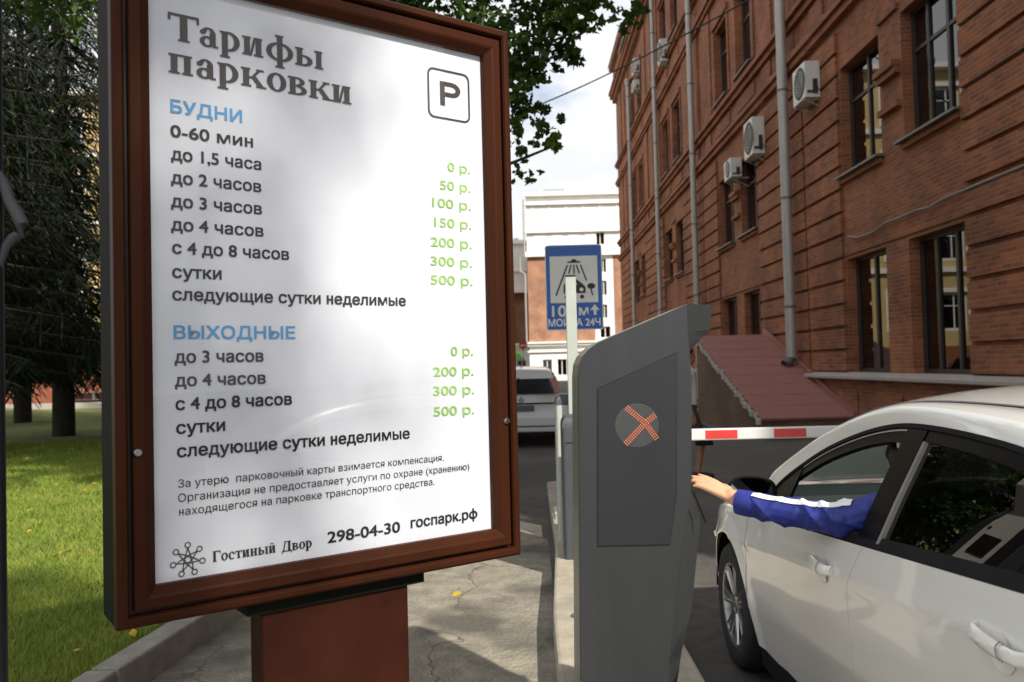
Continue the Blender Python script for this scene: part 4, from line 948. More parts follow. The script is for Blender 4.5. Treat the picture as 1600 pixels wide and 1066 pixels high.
for s in (-1, 1):
    q = MB()
    def rail(u, v):
        y, z = Lc(u); a = Vector((s * xg(y, z), y, z)); b = crom(UP, u); b = Vector((s * b[0], b[1], b[2])); p = a.lerp(b, v)
        p += Vector((s * .5, 0, .75)) * (.030 * math.sin(math.pi * v)) * min(1, u * 6 + .3)
        return p
    q.grid(rail, 60, 8, flip=s < 0); q.build('roof_rail', 'car_paint', car, smooth=True, solid=.012, autosm=70, out=CO)
    q = MB()                                         # chrome edge and black frame under the rail
    q.grid(lambda u, v: (lambda p: (s * (xg(*p) + .003), p[0], p[1]))(Lc(lerp(.02, .99, u), lerp(.0, .014, v))), 60, 1); q.build('weather_strip', 'car_trim', car, smooth=True, solid=.006, out=CO)
    q = MB()
    q.grid(lambda u, v: (lambda p: (s * (xg(*p) - .006), p[0], p[1]))(Lc(lerp(.03, tB(-1.66), u), lerp(.012, .062 + .05 * max(0, 1 - abs(u - .12) * 6), v))), 40, 4, ); fw_ = q.build('window_frame', 'car_black', car, smooth=True, solid=.018, out=CO)
    q = MB(); q.grid(lambda u, v: (lambda p: (s * (xg(*p) - .003), p[0], p[1]))(Lc(lerp(.03, tB(-1.66), u), lerp(.020, .026, v))), 40, 1); q.build('frame_edge', 'zinc', fw_, smooth=True)
    q = MB(); q.grid(lambda u, v: (lambda p: (s * (xg(*p) - .004), p[0], p[1]))(Lc(lerp(tB(-1.80), .97, u), lerp(.012, .052, v))), 40, 3); q.build('window_frame', 'car_black', car, smooth=True, solid=.010, out=CO)
    def col_(ya, yb, off, name, m_, zt_off=.012, n=12, sl=.0):
        q = MB()
        def fn(u, v):
            y = lerp(ya, yb, u); zt2 = Lc(tB(y))[1] - zt_off; z = lerp(zbelt(y) + .01, zt2, v); y += sl * (1 - v)
            return (s * (xg(y, z) + off), y, z)
        q.grid(fn, 4, n); return q.build(name, m_, car, smooth=True, solid=.012, out=CO)
    col_(-1.645, -1.79, -.001, 'pillar_cover', 'car_black')
    col_(-1.800, -1.818, .001, 'pillar_trim', 'cable_grey', .05)
    q = MB(); q.grid(lambda u, v: (s * (xg(lerp(-.50, -3.05, u), zbelt(lerp(-.5, -3.05, u)) + lerp(-.004, .034, v)) + .006 - .010 * v), lerp(-.50, -3.05, u), zbelt(lerp(-.5, -3.05, u)) + lerp(-.004, .034, v)), 40, 2); q.build('belt_trim', 'car_trim', car, smooth=True, solid=.015, out=CO)
    # sail triangle at the mirror
    q = MB()
    def sail(u, v):
        y = lerp(-.54, -.80, u); z0 = zbelt(y) + .03; z1 = min(Lc(tB(y))[1] - .012, lerp(1.0, 1.16, u)); return (s * (xg(y, lerp(z0, z1, v)) - .002), y, lerp(z0, max(z1, z0 + .005), v))
    q.grid(sail, 8, 6); q.build('mirror_base', 'car_black', car, smooth=True, solid=.012, out=CO)
    # rear door glass (fixed), rear quarter
    q = MB()
    def rg(u, v):
        y = lerp(-1.81, -2.92, u); z = lerp(zbelt(y) + .03, Lc(tB(y))[1] - .03, v); return (s * (xg(y, z) - .012), y, z)
    q.grid(rg, 24, 10, flip=s < 0); q.build('window', 'pane_tint', car, smooth=True)
    if s > 0:
        q = MB(); q.grid(lambda u, v: (s * (xg(lerp(-.62, -1.7, u), lerp(zbelt(lerp(-.62, -1.7, u)) + .03, max(zbelt(lerp(-.62, -1.7, u)) + .04, Lc(tB(lerp(-.62, -1.7, u)))[1] - .03), v)) - .014), lerp(-.62, -1.7, u), lerp(zbelt(lerp(-.62, -1.7, u)) + .03, max(zbelt(lerp(-.62, -1.7, u)) + .04, Lc(tB(lerp(-.62, -1.7, u)))[1] - .03), v)), 16, 8); q.build('window', 'pane_car', car, smooth=True)
    # C pillar infill behind the rear glass
    q = MB(); q.grid(lambda u, v: (s * (xg(lerp(-2.93, -3.3, u), lerp(zbelt(lerp(-2.93, -3.3, u)), lerp(1.22, 1.11, u), v)) + .001), lerp(-2.93, -3.3, u), lerp(zbelt(lerp(-2.93, -3.3, u)), lerp(1.22, 1.11, u), v)), 8, 6); q.build('rear_pillar', 'car_paint', car, smooth=True)
t0, t1 = .50, .80                                      # roof skin between the rails
q = MB()
def roof(u, v):
    t = lerp(.445, .77, v); b = crom(UP, t); x = lerp(-b[0] + .012, b[0] - .012, u); k = 1 - (abs(x) / b[0]) ** 2.2
    return (x, b[1] + .10 * k * (1 - v) * 1.0 - .06 * k * v, b[2] + .004 + .048 * k)
q.grid(roof, 24, 24); q.build('roof', 'car_paint', car, smooth=True, solid=.012, out=CO)
for s in (-1, 1):
    q = MB(); q.grid(lambda u, v: (lambda b: (s * (b[0] - .014 + .018 * v), b[1], b[2] + .002))(crom(UP, lerp(.44, .78, u))), 30, 1); q.build('roof_moulding', 'car_trim', car, solid=.004)
q = MB()
def ws_(u, v):
    t = lerp(.02, .44, v); b = crom(UP, t); x = lerp(-b[0], b[0], u); k = 1 - (abs(x) / b[0]) ** 2
    return (x, b[1] + .16 * k, b[2] + .01 + .03 * k * v)
q.grid(ws_, 16, 12); q.build('windshield', 'pane_car', car, smooth=True)
q = MB(); q.grid(lambda u, v: (lambda b: (lerp(-b[0], b[0], u), b[1] - .12 * (1 - (2 * u - 1) ** 2), b[2] + .02 * (1 - (2 * u - 1) ** 2)))(crom(UP, lerp(.78, .985, v))), 12, 8); q.build('rear_window', 'pane_tint', car, smooth=True)
# cabin
q = MB(); q.box(-.72, -3.1, .22, .72, -.25, .26); q.grid(lambda u, v: (lerp(-.78, .78, u), -.28 + .12 * (1 - (2 * u - 1) ** 2), lerp(.3, .93, v)), 8, 4); q.box(-.7, -3.12, .26, .7, -3.05, 1.0)
for s in (-1, 1): q.grid(lambda u, v: (s * .80, lerp(-3.0, -.3, u), lerp(.25, zbelt(lerp(-3.0, -.3, u)) - .02, v)), 12, 3)
q.build('cabin', 'car_interior', car)
q = MB(); q.grid(lambda u, v: (lerp(-.77, .77, u), -.24 - .55 * v - .05 * math.sin(6 * v), .93 + .06 * math.sin(math.pi * min(1, v * 1.1)) - (.28 * max(0, v - .75) / .25)), 20, 20); ds_ = q.build('dashboard', 'car_dash', car, smooth=True, solid=.02, out=CO)
q = MB(); q.tube([(-.37 + .185 * math.cos(R(a)), -.92 - .08 * math.sin(R(a)), .90 + .17 * math.sin(R(a))) for a in range(0, 361, 15)], .015, 8); q.tube([(-.37, -.92, .90), (-.37, -.70, .84)], .03, 8); q.tube([(-.55, -.92, .90), (-.19, -.92, .90)], .02, 6); q.build('steering_wheel', 'car_trim', car, smooth=True)
for x, y in ((-.37, -1.72), (.37, -1.72)):
    q = MB(); q.box(x - .24, y + .05, .30, x + .24, y + .52, .46); st_ = q.build('seat', 'car_interior', car, bevel=.05)
    q = MB(); q.prism([(y + .12, .44), (y - .02, .44), (y - .20, 1.04), (y - .09, 1.04)], x - .23, x + .23, 'x'); q.build('backrest', 'car_interior', st_, bevel=.05)
    q = MB(); q.prism([(y - .10, 1.09), (y - .19, 1.09), (y - .21, 1.25), (y - .13, 1.25)], x - .12, x + .12, 'x'); q.build('headrest', 'car_interior', st_, bevel=.03)
q = MB(); q.box(-.66, -2.85, .30, .66, -2.36, .48); st_ = q.build('seat', 'car_interior', car, bevel=.05); q = MB(); q.prism([(-2.74, .46), (-2.9, .46), (-3.04, 1.02), (-2.94, 1.02)], -.66, .66, 'x'); q.build('backrest', 'car_interior', st_, bevel=.04)
q = MB(); q.lathe([(0, 0), (.012, 0), (.012, .01), (0, .012)], (-.70, -1.60, 1.30), (1, 0, 0), 10); q.build('grab_hook', 'zinc', car)
# mirrors
for s in (-1, 1):
    mr = MB()
    c = Vector((s * .945, -.66, 1.005)); A = (.108, .075, .072)
    def mf(u, v):
        a = 2 * math.pi * u; rr_ = math.sin(math.pi * .5 * v) ** .75; sq = lambda q: math.copysign(abs(q) ** .8, q)
        return (c.x + A[0] * rr_ * sq(math.cos(a)), c.y + A[1] * (1 - (1 - math.cos(math.pi * .5 * v))) * 1.25 - .0, c.z + A[2] * rr_ * sq(math.sin(a)) * (1 + .1 * math.cos(a) * s))
    mr.grid(mf, 32, 10); mr.tube([(s * .84, -.63, .925), (s * .93, -.62, .96)], .024, 8)
    mo = mr.build('side_mirror', 'car_paint', car, smooth=True)
    sq = lambda q: math.copysign(abs(q) ** .8, q)
    mr = MB(); mr.tube([(c.x + A[0] * .97 * sq(math.cos(a)), c.y - .004, c.z + A[2] * .97 * sq(math.sin(a)) * (1 + .1 * math.cos(a) * s)) for a in [2 * math.pi * k / 32 for k in range(33)]], .008, 6); mr.build('mirror_rim', 'car_trim', mo, smooth=True)
    mr = MB(); mr.poly([(c.x + A[0] * .94 * sq(math.cos(a)), c.y + .003, c.z + A[2] * .94 * sq(math.sin(a)) * (1 + .1 * math.cos(a) * s)) for a in [2 * math.pi * k / 32 for k in range(32)]]); mr.build('mirror_glass', 'mirror', mo)
# wheels
def wheel(root, x, y, s, R_=WR, wd=.205):
    q = MB(); c = (x, y, R_); q.lathe([(R_ - .115, -wd * .42), (R_ - .06, -wd * .5), (R_ - .02, -wd * .46), (R_, -wd * .34), (R_, wd * .34), (R_ - .02, wd * .46), (R_ - .06, wd * .5), (R_ - .115, wd * .42)], c, (s, 0, 0), 48)
    wv = thing_child('wheel', root); t_ = q.build('tyre', 'tyre', wv, smooth=True)
    q = MB(); q.lathe([(R_ - .105, wd * .44), (R_ - .118, wd * .42), (R_ - .13, wd * .1), (R_ - .13, -wd * .4), (R_ - .11, -wd * .42)], c, (s, 0, 0), 40)
    q.lathe([(0, wd * .36), (.03, wd * .36), (.06, wd * .32), (.065, wd * .2)], c, (s, 0, 0), 24)
    for k in range(7):
        for dd in (-.11, .11):
            a = 2 * math.pi * k / 7; a0 = a + dd * .9; a1 = a + dd * 1.25
            d0 = Vector((0, math.cos(a0), math.sin(a0))); d1 = Vector((0, math.cos(a1), math.sin(a1)))
            q.tube([Vector(c) + d0 * .05 + Vector((s * wd * .30, 0, 0)), Vector(c) + d1 * (R_ - .118) + Vector((s * wd * .38, 0, 0))], [.016, .011], 6)
    q.build('rim', 'rim', wv, smooth=True)
    q = MB(); q.lathe([(0, .0), (R_ - .15, 0)], Vector(c) + Vector((s * wd * .05, 0, 0)), (s, 0, 0), 24); q.build('brake_disc', 'zinc_dark', wv)
    return wv
def thing_child(name, root):
    o = bpy.data.objects.new(name, None); C.objects.link(o); o.parent = root; return o
for a in AX:
    for s in (-1, 1): wheel(car, s * .80, a, s)
# lights at both ends
for s in (-1, 1):
    q = MB(); q.grid(lambda u, v: (s * (sx(lerp(.40, .60, u), .60) - .03 * 0 + .003 - .25 * v * u), lerp(.36, .66, u) + .12 * v * u, lerp(.565, .665, v)), 6, 4); q.build('headlight', 'car_chrome', car, smooth=True)
    q = MB(); q.grid(lambda u, v: (s * (sx(lerp(-3.2, -3.5, u), lerp(.82, .98, v)) + .004), lerp(-3.22, -3.5, u), lerp(.82, .98, v)), 6, 4); q.build('tail_light', 'lamp_red', car, smooth=True)
# ================================================================== the cars beyond the barrier
def wagon(name, lab, loc, paint, plate=True):
    r = thing(name, lab, 'car', loc)
    st = [(0.0, .80, .42, .84, 1.02, .70, 1.36), (.10, .86, .30, .87, 1.00, .66, 1.49), (.5, .875, .24, .875, .97, .65, 1.54), (1.6, .875, .22, .875, .95, .66, 1.55), (2.4, .875, .22, .87, .94, .63, 1.50), (3.1, .875, .22, .86, .93, .78, 1.02), (4.0, .86, .25, .80, .80, .72, .90), (4.35, .76, .35, .66, .66, .60, .76)]
    q = MB(); n = 9
    def sec(y, w0, zb, w1, zbelt_, w2, zr):
        tl = lambda z: y + (max(0, z - 1.0) * .34 if y < .05 else .1 * max(0, z - 1.0) if y < .2 else 0)
        pts = [(w0 - .06, zb), (w0, zb + .12), (w0 + .01, .62), (w1, zbelt_), (lerp(w1, w2, .55), lerp(zbelt_, zr, .55)), (w2, zr - .05), (w2 - .10, zr), (0, zr + .025)]
        return [(-x, tl(z), z) for x, z in pts] + [(x, tl(z), z) for x, z in pts[-2::-1]]
    secs = [sec(*s) for s in st]; k = len(secs[0]); q.add([p for s in secs for p in s], [(i * k + j, i * k + j + 1, (i + 1) * k + j + 1, (i + 1) * k + j) for i in range(len(secs) - 1) for j in range(k - 1)] + [tuple(range(k))[::-1], tuple(range((len(secs) - 1) * k, len(secs) * k))])
    b = q.build('body', paint, r, smooth=True, autosm=32, bevel=.02)
    q = MB(); q.poly([(-.69, -.004, 1.03), (.69, -.004, 1.03), (.60, .092, 1.325), (-.60, .092, 1.325)]); q.build('rear_window', 'screen_dark', r)
    for s in (-1, 1):
        q = MB(); q.poly([(s * (lerp(.875, .65, .1) + .006), .35, 1.0), (s * .868, 2.5, .98), (s * .70, 2.2, 1.42), (s * .70, .5, 1.44)]); q.build('side_window', 'screen_dark', r)
        q = MB(); q.poly([(s * .70, -.012, 1.04), (s * .81, -.004, 1.04), (s * .70, .088, 1.33), (s * .62, .08, 1.33)]); q.poly([(s * .81, -.004, 1.04), (s * .866, .2, 1.0), (s * .735, .25, 1.36), (s * .70, .088, 1.33)]); q.build('tail_light', 'lamp_red', r)
        q = MB(); q.prism([(s * .70, .63), (s * .845, .66), (s * .85, .92), (s * .76, .90)], -.014, .12, 'y'); q.build('tail_light', 'lamp_red', r)
        for y in (.78, 3.45): wheel(r, s * .76, y, s, .305, .19)
    q = MB(); q.prism(rrect(-.86, .30, .86, .60, .09, 4), -.075, .2, 'y'); bmp = q.build('bumper', paint, r, bevel=.03)
    q = MB(); q.box(-.80, -.08, .40, .80, -.07, .425); q.box(-.7, -.05, .25, .7, .1, .305); q.build('bumper_trim', 'car_trim', bmp)
    q = MB(); q.box(-.45, -.022, .835, .70, .0, .862); q.build('tailgate_trim', 'car_trim', r)
    if plate:
        q = MB(); q.prism(rrect(-.30, .70, .30, .815, .012, 3), -.03, -.01, 'y'); q.build('number_plate', 'plate_grey', r)
        q = MB()
        for (a, c), (b_, d) in ((((0, .155)), (.062, .058)),): pass
        o = [(-.0, .985), (.055, .91), (0, .835 + .03), (-.055, .91)]
        i_ = [(-.0, .95), (.026, .91), (0, .87 + .02), (-.026, .91)]
        for t in range(4): q.poly([(o[t][0] + .05, -.035, o[t][1]), (o[(t + 1) % 4][0] + .05, -.035, o[(t + 1) % 4][1]), (i_[(t + 1) % 4][0] + .05, -.035, i_[(t + 1) % 4][1]), (i_[t][0] + .05, -.035, i_[t][1])])
        q.build('emblem', 'zinc_dark', r)
    q = MB(); q.tube([(0.06, .35, 1.54), (.06, .18, 1.75)], .006, 5); q.build('antenna', 'car_trim', r)
    q = MB(); q.box(-.012, -.012, 1.32, .02, .03, 1.35); q.tube([(.01, -.01, 1.33), (.0, -.01, 1.08)], .006, 5); q.build('wiper', 'car_trim', r)
    return r
wagon('estate_car', 'silver white estate car seen from behind, stopped on the lane beyond the poster stand', (-.16, 16.1, 0), 'silver_paint')
wagon('estate_car', 'red car with only its roof showing, parked ahead of the silver estate car', (-.75, 24.5, .02), 'red_paint', False)
r = thing('road_sign', 'small red no entry sign on a thin pole far down the lane', 'road sign', (at(817, 540, 44).x, 44, 0))
z = at(817, 540, 44).z
q = MB(); q.lathe([(0, -.01), (.21, -.01), (.21, .01), (0, .01)], (0, 0, z), (0, 1, 0), 24); s_ = q.build('sign_panel', 'red_paint', r)
q = MB(); q.box(-.13, -.014, z - .03, .13, -.011, z + .03); q.build('bar', 'white_paint', s_)
q = MB(); q.box(-.10, -.01, z - .62, .10, .01, z - .30); q.build('number_board', 'sign_white', r)
q = MB(); q.tube([(0, .04, 0), (0, .04, z + .2)], .035, 8); q.build('pole', 'zinc_dark', r)
# ================================================================== people
def fuse(mb, name, m_, parent, vox, sm=2):
    """Join overlapping limbs into one continuous skin."""
    o = mb.build(name, m_, None)
    md = o.modifiers.new('r', 'REMESH'); md.mode = 'VOXEL'; md.voxel_size = vox; md.use_smooth_shade = True
    ms = o.modifiers.new('s', 'SMOOTH'); ms.factor = .5; ms.iterations = sm
    me = bpy.data.meshes.new_from_object(o.evaluated_get(bpy.context.evaluated_depsgraph_get()))
    me.name = name; o.modifiers.clear(); o.data = me; me.materials.clear(); me.materials.append(M[m_]); me.polygons.foreach_set('use_smooth', [True] * len(me.polygons))
    if parent: o.parent = parent
    return o
def limb(mb, pts, rs, n=12):
    mb.tube(pts, rs, n)
    for p, r in zip(pts, rs): mb.ball(p, r, 12)
def hand(mb, wrist, tip, up, side, curl=.3):
    """Palm, four fingers of unequal length and a thumb leaving the side of the palm."""
    w0 = Vector(wrist); d = (Vector(tip) - w0); ln = d.length; d.normalize(); up = Vector(up); up = (up - d * up.dot(d)).normalized(); sd = d.cross(up) * side
    k = ln / .185
    for i, (off, kn, fl) in enumerate(((.030, .092, .078), (.010, .098, .088), (-.011, .095, .082), (-.030, .087, .064))):
        a = w0 + sd * off * .55 * k; b = w0 + d * kn * k + sd * off * k; dirs = (d + sd * off * 1.6).normalized(); p = b
        pts = [a, b]; rs = [.016 * k, .0115 * k]
        for j, q in enumerate((.45, .32, .23)):
            ang = curl * (j + .6) * (.8 + .15 * i); dd = dirs * math.cos(ang) - up * math.sin(ang); p = p + dd * fl * q * k; pts.append(p); rs.append((.0092 - .0011 * j) * k)
        limb(mb, pts, rs, 10)
    b = w0 + d * .03 * k + sd * .030 * k; limb(mb, [w0 + d * .01 * k + sd * .012 * k, b, b + (d * .6 + sd * .55 - up * .35).normalized() * .042 * k, b + (d * .6 + sd * .55 - up * .35).normalized() * .040 * k + (d * .85 + sd * .2 - up * .4).normalized() * .030 * k], [.016 * k, .0145 * k, .0115 * k, .009 * k], 10)
def head(mb, c, fwd, s=1.0):
    c = Vector(c); f = Vector(fwd).normalized(); rt = f.cross(Vector((0, 0, 1))).normalized(); u = rt.cross(f)
    def blob(a, b, h, r, sc=(1, 1, 1)): mb.ball(c + (f * a + rt * b + u * h) * s, r * s, 14, sc)
    blob(-.012, 0, .03, .088, (1, 1, 1.05)); blob(.018, 0, -.03, .072, (1, .92, 1.2)); blob(.040, 0, -.075, .040); blob(.088, 0, -.018, .016, (1, 1, 1.3)); blob(.080, 0, .008, .013)
    for q in (-1, 1): blob(.0, q * .078, -.01, .018, (.8, .5, 1.5)); blob(.066, q * .032, .034, .018, (.7, 1.2, .7)); blob(.058, q * .036, -.028, .026)
    blob(.078, 0, -.052, .014, (.7, 1.6, .6))
def face_bits(parent, c, fwd, s=1.0):
    c = Vector(c); f = Vector(fwd).normalized(); rt = f.cross(Vector((0, 0, 1))).normalized(); u = rt.cross(f)
    q = MB()
    for k in (-1, 1): q.ball(c + (f * .074 + rt * k * .031 + u * .012) * s, .010 * s, 10)
    q.build('eye', 'jacket_white', parent, smooth=True)
    q = MB()
    for k in (-1, 1): q.ball(c + (f * .0815 + rt * k * .031 + u * .012) * s, .0052 * s, 8); q.tube([c + (f * .076 + rt * k * .016 + u * .036) * s, c + (f * .074 + rt * k * .046 + u * .034) * s], .005 * s, 6)
    q.build('eyebrow', 'hair_black', parent, smooth=True)
def hair(parent, c, fwd, s=1.0, m_='hair_black'):
    c = Vector(c); f = Vector(fwd).normalized(); rt = f.cross(Vector((0, 0, 1))).normalized(); u = rt.cross(f); q = MB()
    def cap(uu, v):
        a = 2 * math.pi * uu; t = v * (1.75 - .62 * max(0, math.cos(a)) ** .7); r = .097 * (1 + .02 * math.sin(23 * a) + .02 * math.sin(9 * a + 4 * v))
        return c + (f * (-.014 + r * math.sin(t) * math.cos(a)) + rt * r * math.sin(t) * math.sin(a) + u * (.034 + r * 1.05 * math.cos(t))) * s
    q.grid(cap, 40, 12); return q.build('hair', m_, parent, smooth=True, solid=.012)
# pedestrian crossing behind the barrier, walking to the right
W0 = Vector((2.20, 11.5, 0))
pr_ = thing('person', 'pedestrian in white shirt and dark shorts with black bag, half hidden by the kiosk', 'person', W0)
b = MB(); H = 1.76
hc = Vector((.03, 0, 1.655)); fw = Vector((1, .1, 0))
head(b, hc, fw, 1.05); limb(b, [(.0, 0, 1.56), (-.01, 0, 1.46)], [.052, .058])
limb(b, [(-.01, 0, 1.40), (0, 0, 1.20), (.0, 0, 1.0), (0, 0, .93)], [.12, .115, .115, .125]); 
for s in (-1, 1): limb(b, [(-.01, s * .06, 1.40), (-.02, s * .18, 1.40)], [.075, .06])
limb(b, [(-.02, -.20, 1.40), (-.08, -.24, 1.13), (.02, -.25, .88)], [.05, .042, .028]); hand(b, (.02, -.25, .88), (.05, -.25, .70), (0, -1, 0), 1, .35)
limb(b, [(-.02, .20, 1.40), (-.07, .24, 1.13), (.02, .25, .90)], [.05, .042, .028]); hand(b, (.02, .25, .90), (.05, .26, .72), (0, 1, 0), -1, .35)
limb(b, [(0, -.09, .92), (.16, -.10, .50), (.10, -.10, .09)], [.09, .062, .04]); limb(b, [(0, .09, .92), (-.06, .10, .50), (-.26, .10, .15)], [.09, .062, .04])
pb = fuse(b, 'body', 'skin_tan', pr_, .011, 3)
hair(pr_, hc, fw, 1.05)
b = MB(); limb(b, [(-.01, 0, 1.42), (0, 0, 1.2), (0, 0, 1.0), (0, 0, .90)], [.135, .135, .135, .145])
for s in (-1, 1): limb(b, [(-.01, s * .08, 1.415), (-.02, s * .19, 1.40), (-.06, s * .23, 1.22)], [.085, .075, .066])
fuse(b, 'shirt', 'shirt_white', pr_, .012, 3)
b = MB(); limb(b, [(0, 0, .98), (0, 0, .9)], [.14, .14]); limb(b, [(0, -.09, .90), (.12, -.10, .58)], [.115, .10]); limb(b, [(0, .09, .90), (-.05, .10, .58)], [.115, .10]); fuse(b, 'shorts', 'shorts_dark', pr_, .012, 3)
for x, y, z, a in ((.13, -.10, .04, 0), (-.25, .10, .09, .5)):
    b = MB(); limb(b, [(x - .08, y, z + .01 + .06 * a), (x + .05, y, z), (x + .16, y, z - .008 - .03 * a)], [.045, .045, .034]); fuse(b, 'shoe', 'shoe_dark', pr_, .01, 2)
b = thing('hand_bag', 'black bag hanging from the hand of the pedestrian in the white shirt', 'bag', W0 + Vector((.15, -.27, .46)))
q = MB(); q.prism([(-.11, 0), (.13, 0), (.10, .20), (-.08, .20)], -.045, .045, 'y'); q.build('pouch', 'car_trim', b, bevel=.02); q = MB(); q.tube([(-.05, 0, .19), (-.04, 0, .25), (.0, 0, .27), (.04, 0, .25), (.06, 0, .19)], .008, 6); q.build('strap', 'car_trim', b)
# driver reaching out of the window
dr_ = thing('person', 'driver in a blue jacket with white sleeve stripe reaching from the car window', 'person', (1.57, 2.85, .46))
O = Vector((1.57, 2.85, .46)); lo = lambda p: Vector(p) - O
tip = lo(at(1080, 741, 3.30)); wr = lo(at(1143, 776, 3.20)); cuff = lo(at(1163, 786, 3.16)); fa = lo(at(1255, 804, 3.02)); el = lo(at(1315, 813, 2.90)); ua = lo((1.20, 2.86, 1.085)); sh = lo((1.36, 2.78, 1.11))
hc = lo((1.365, 2.99, 1.195)); fw = Vector((-.15, 1, -.05))
b = MB(); head(b, hc, fw); limb(b, [hc + Vector((.02, -.03, -.10)), lo((1.45, 2.84, 1.05))], [.052, .06])
limb(b, [lo((1.50, 2.80, 1.00)), lo((1.55, 2.80, .8)), lo((1.57, 2.82, .56))], [.13, .13, .14])
limb(b, [sh, ua, el, fa, cuff, wr], [.06, .05, .046, .043, .032, .029]); hand(b, wr, tip, (-.15, -.35, 1), 1, .16)
limb(b, [lo((1.64, 2.80, 1.05)), lo((1.80, 2.94, .86)), lo((1.66, 3.36, .96))], [.055, .045, .03]); hand(b, lo((1.66, 3.36, .96)), lo((1.62, 3.52, .98)), (0, 0, 1), -1, .7)
for x in (1.46, 1.66): limb(b, [lo((x, 2.84, .56)), lo((x, 3.28, .60)), lo((x, 3.62, .34)), lo((x, 3.75, .32))], [.085, .065, .045, .04])
db = fuse(b, 'body', 'skin', dr_, .0052, 2); face_bits(db, hc, fw); hair(dr_, hc, fw)
b = MB(); limb(b, [lo((1.50, 2.79, 1.00)), lo((1.55, 2.80, .8)), lo((1.57, 2.82, .58))], [.15, .155, .155])
limb(b, [sh, ua, el, fa, cuff.lerp(fa, .1), cuff], [.070, .058, .056, .053, .046, .044]); limb(b, [lo((1.64, 2.80, 1.05)), lo((1.80, 2.94, .86)), lo((1.70, 3.20, .94))], [.075, .065, .05])
jk = fuse(b, 'jacket', 'jacket_blue', dr_, .0052, 1)
LN = [cuff, fa, el, ua]
def along(p):                                             # nearest place on the sleeve: distance along, point, radius
    best = None; acc = 0
    for a_, b_ in zip(LN, LN[1:]):
        d = b_ - a_; t = min(1, max(0, (p - a_).dot(d) / d.length_squared)); c = a_ + d * t
        if best is None or (p - c).length < best[0]: best = ((p - c).length, acc + t * d.length, c)
        acc += d.length
    return best
def fold(s_, ang):                                        # oblique folds of loose cloth, deeper towards the elbow
    f = abs(math.sin(24 * s_ + 1.35 * ang + 1.1 * math.sin(17 * s_ + ang))); g = abs(math.sin(37 * s_ - 1.0 * ang + 2.0))
    return (.0085 * (1 - f) ** 1.6 + .0045 * (1 - g) ** 2) * min(1, s_ * 14)
def turn(p, c):
    r_ = p - c; return math.atan2(r_.z, -r_.x * .6 - r_.y * .8)
for v in jk.data.vertices:
    dd, s_, c = along(v.co)
    if dd < .075: v.co += (v.co - c).normalized() * (fold(s_, turn(v.co, c)) - .002)
b = MB(); ax_ = (cuff - fa).normalized(); b.lathe([(.038, -.036), (.0475, -.034), (.049, 0), (.0475, .034), (.036, .036)], cuff - ax_ * .01, ax_, 24); b.build('cuff', 'jacket_blue', jk, smooth=True)
b = MB()
def stripe(u, v):
    P = [cuff.lerp(fa, .18), cuff.lerp(fa, .6), fa, fa.lerp(el, .6), el.lerp(ua, .3)]; t = u * 4; i = min(3, int(t)); p = P[i].lerp(P[i + 1], t - i); d = (fa - cuff).normalized(); up = Vector((-.35, -.35, .87)); up = (up - d * up.dot(d)).normalized(); sd = d.cross(up)
    a = (v - .5) * .46 + .02; r_ = lerp(.0465, .0575, u); o_ = up * math.cos(a) + sd * math.sin(a); dd, s_, c = along(p + o_ * r_); return p + o_ * (r_ + fold(s_, turn(p + o_ * r_, c)))
b.grid(stripe, 70, 8); b.build('sleeve_stripe', 'jacket_white', jk, smooth=True, solid=-.003)
# ================================================================== trees
def leaf(mb, p, s, rnd, droop=.0):
    d = Vector((rnd.gauss(0, 1), rnd.gauss(0, 1), rnd.gauss(0, .8) - droop)).normalized(); n = d.cross(Vector((rnd.gauss(0, 1), rnd.gauss(0, 1), rnd.gauss(0, 1)))).normalized()
    w_ = s * .30; q = d * s * .5
    mb.v += [tuple(p - q), tuple(p + n * w_ - q * .1), tuple(p + q), tuple(p - n * w_ - q * .1)]; k = len(mb.v); mb.f.append((k - 4, k - 3, k - 2, k - 1)); mb.mi.append(mb.cur)
def clump(mb, c, r, n, s, rnd):
    c = Vector(c)
    tw = [(Vector((rnd.gauss(0, 1), rnd.gauss(0, 1), rnd.gauss(0, .8))).normalized()) for _ in range(max(3, n // 14))]
    for k in range(n):
        t = rnd.random() ** .6; leaf(mb, c + tw[k % len(tw)] * r * t + Vector((rnd.gauss(0, .05), rnd.gauss(0, .05), rnd.gauss(0, .05))) * r * 2.2, s * rnd.uniform(.7, 1.25), rnd, .5)
def broadleaf(base, name, lab, clumps, top, seed, lsize, nper, limbs=26):
    rnd = random.Random(seed); base = Vector(base); r = thing(name, lab, 'tree', base)
    q = MB(); q.tube([(0, 0, 0), (.04, .02, 1.2), (-.03, .05, 2.6), (.05, 0, top * .55), (.1, .1, top)], [.24, .19, .165, .13, .04], 14)
    cl = sorted(clumps, key=lambda c: rnd.random())
    for c, rr in cl[:limbs]:
        e = Vector(c) - base; h = min(max(e.z - .45 * math.hypot(e.x, e.y), 2.2), top * .9); a = Vector((0, 0, h)); mid = a.lerp(e, .5) + Vector((rnd.uniform(-.2, .2), rnd.uniform(-.2, .2), .25)); q.tube([a, mid, e], [.07, .04, .012], 7)
    q.build('trunk', 'bark', r, smooth=True)
    q = MB()
    for c, rr in clumps: clump(q, Vector(c) - base, rr, int(nper * rr * rr / .16), lsize, rnd)
    q.build('crown', 'leaf_green', r)
    q = MB()
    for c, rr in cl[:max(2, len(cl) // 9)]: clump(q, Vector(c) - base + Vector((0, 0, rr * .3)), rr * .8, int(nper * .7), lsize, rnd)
    q.build('sunlit_leaves', 'leaf_sunlit', r)  # lighter leaves high in some clumps, sunlit foliage painted by colour
    return r
rnd = random.Random(11); cl = []
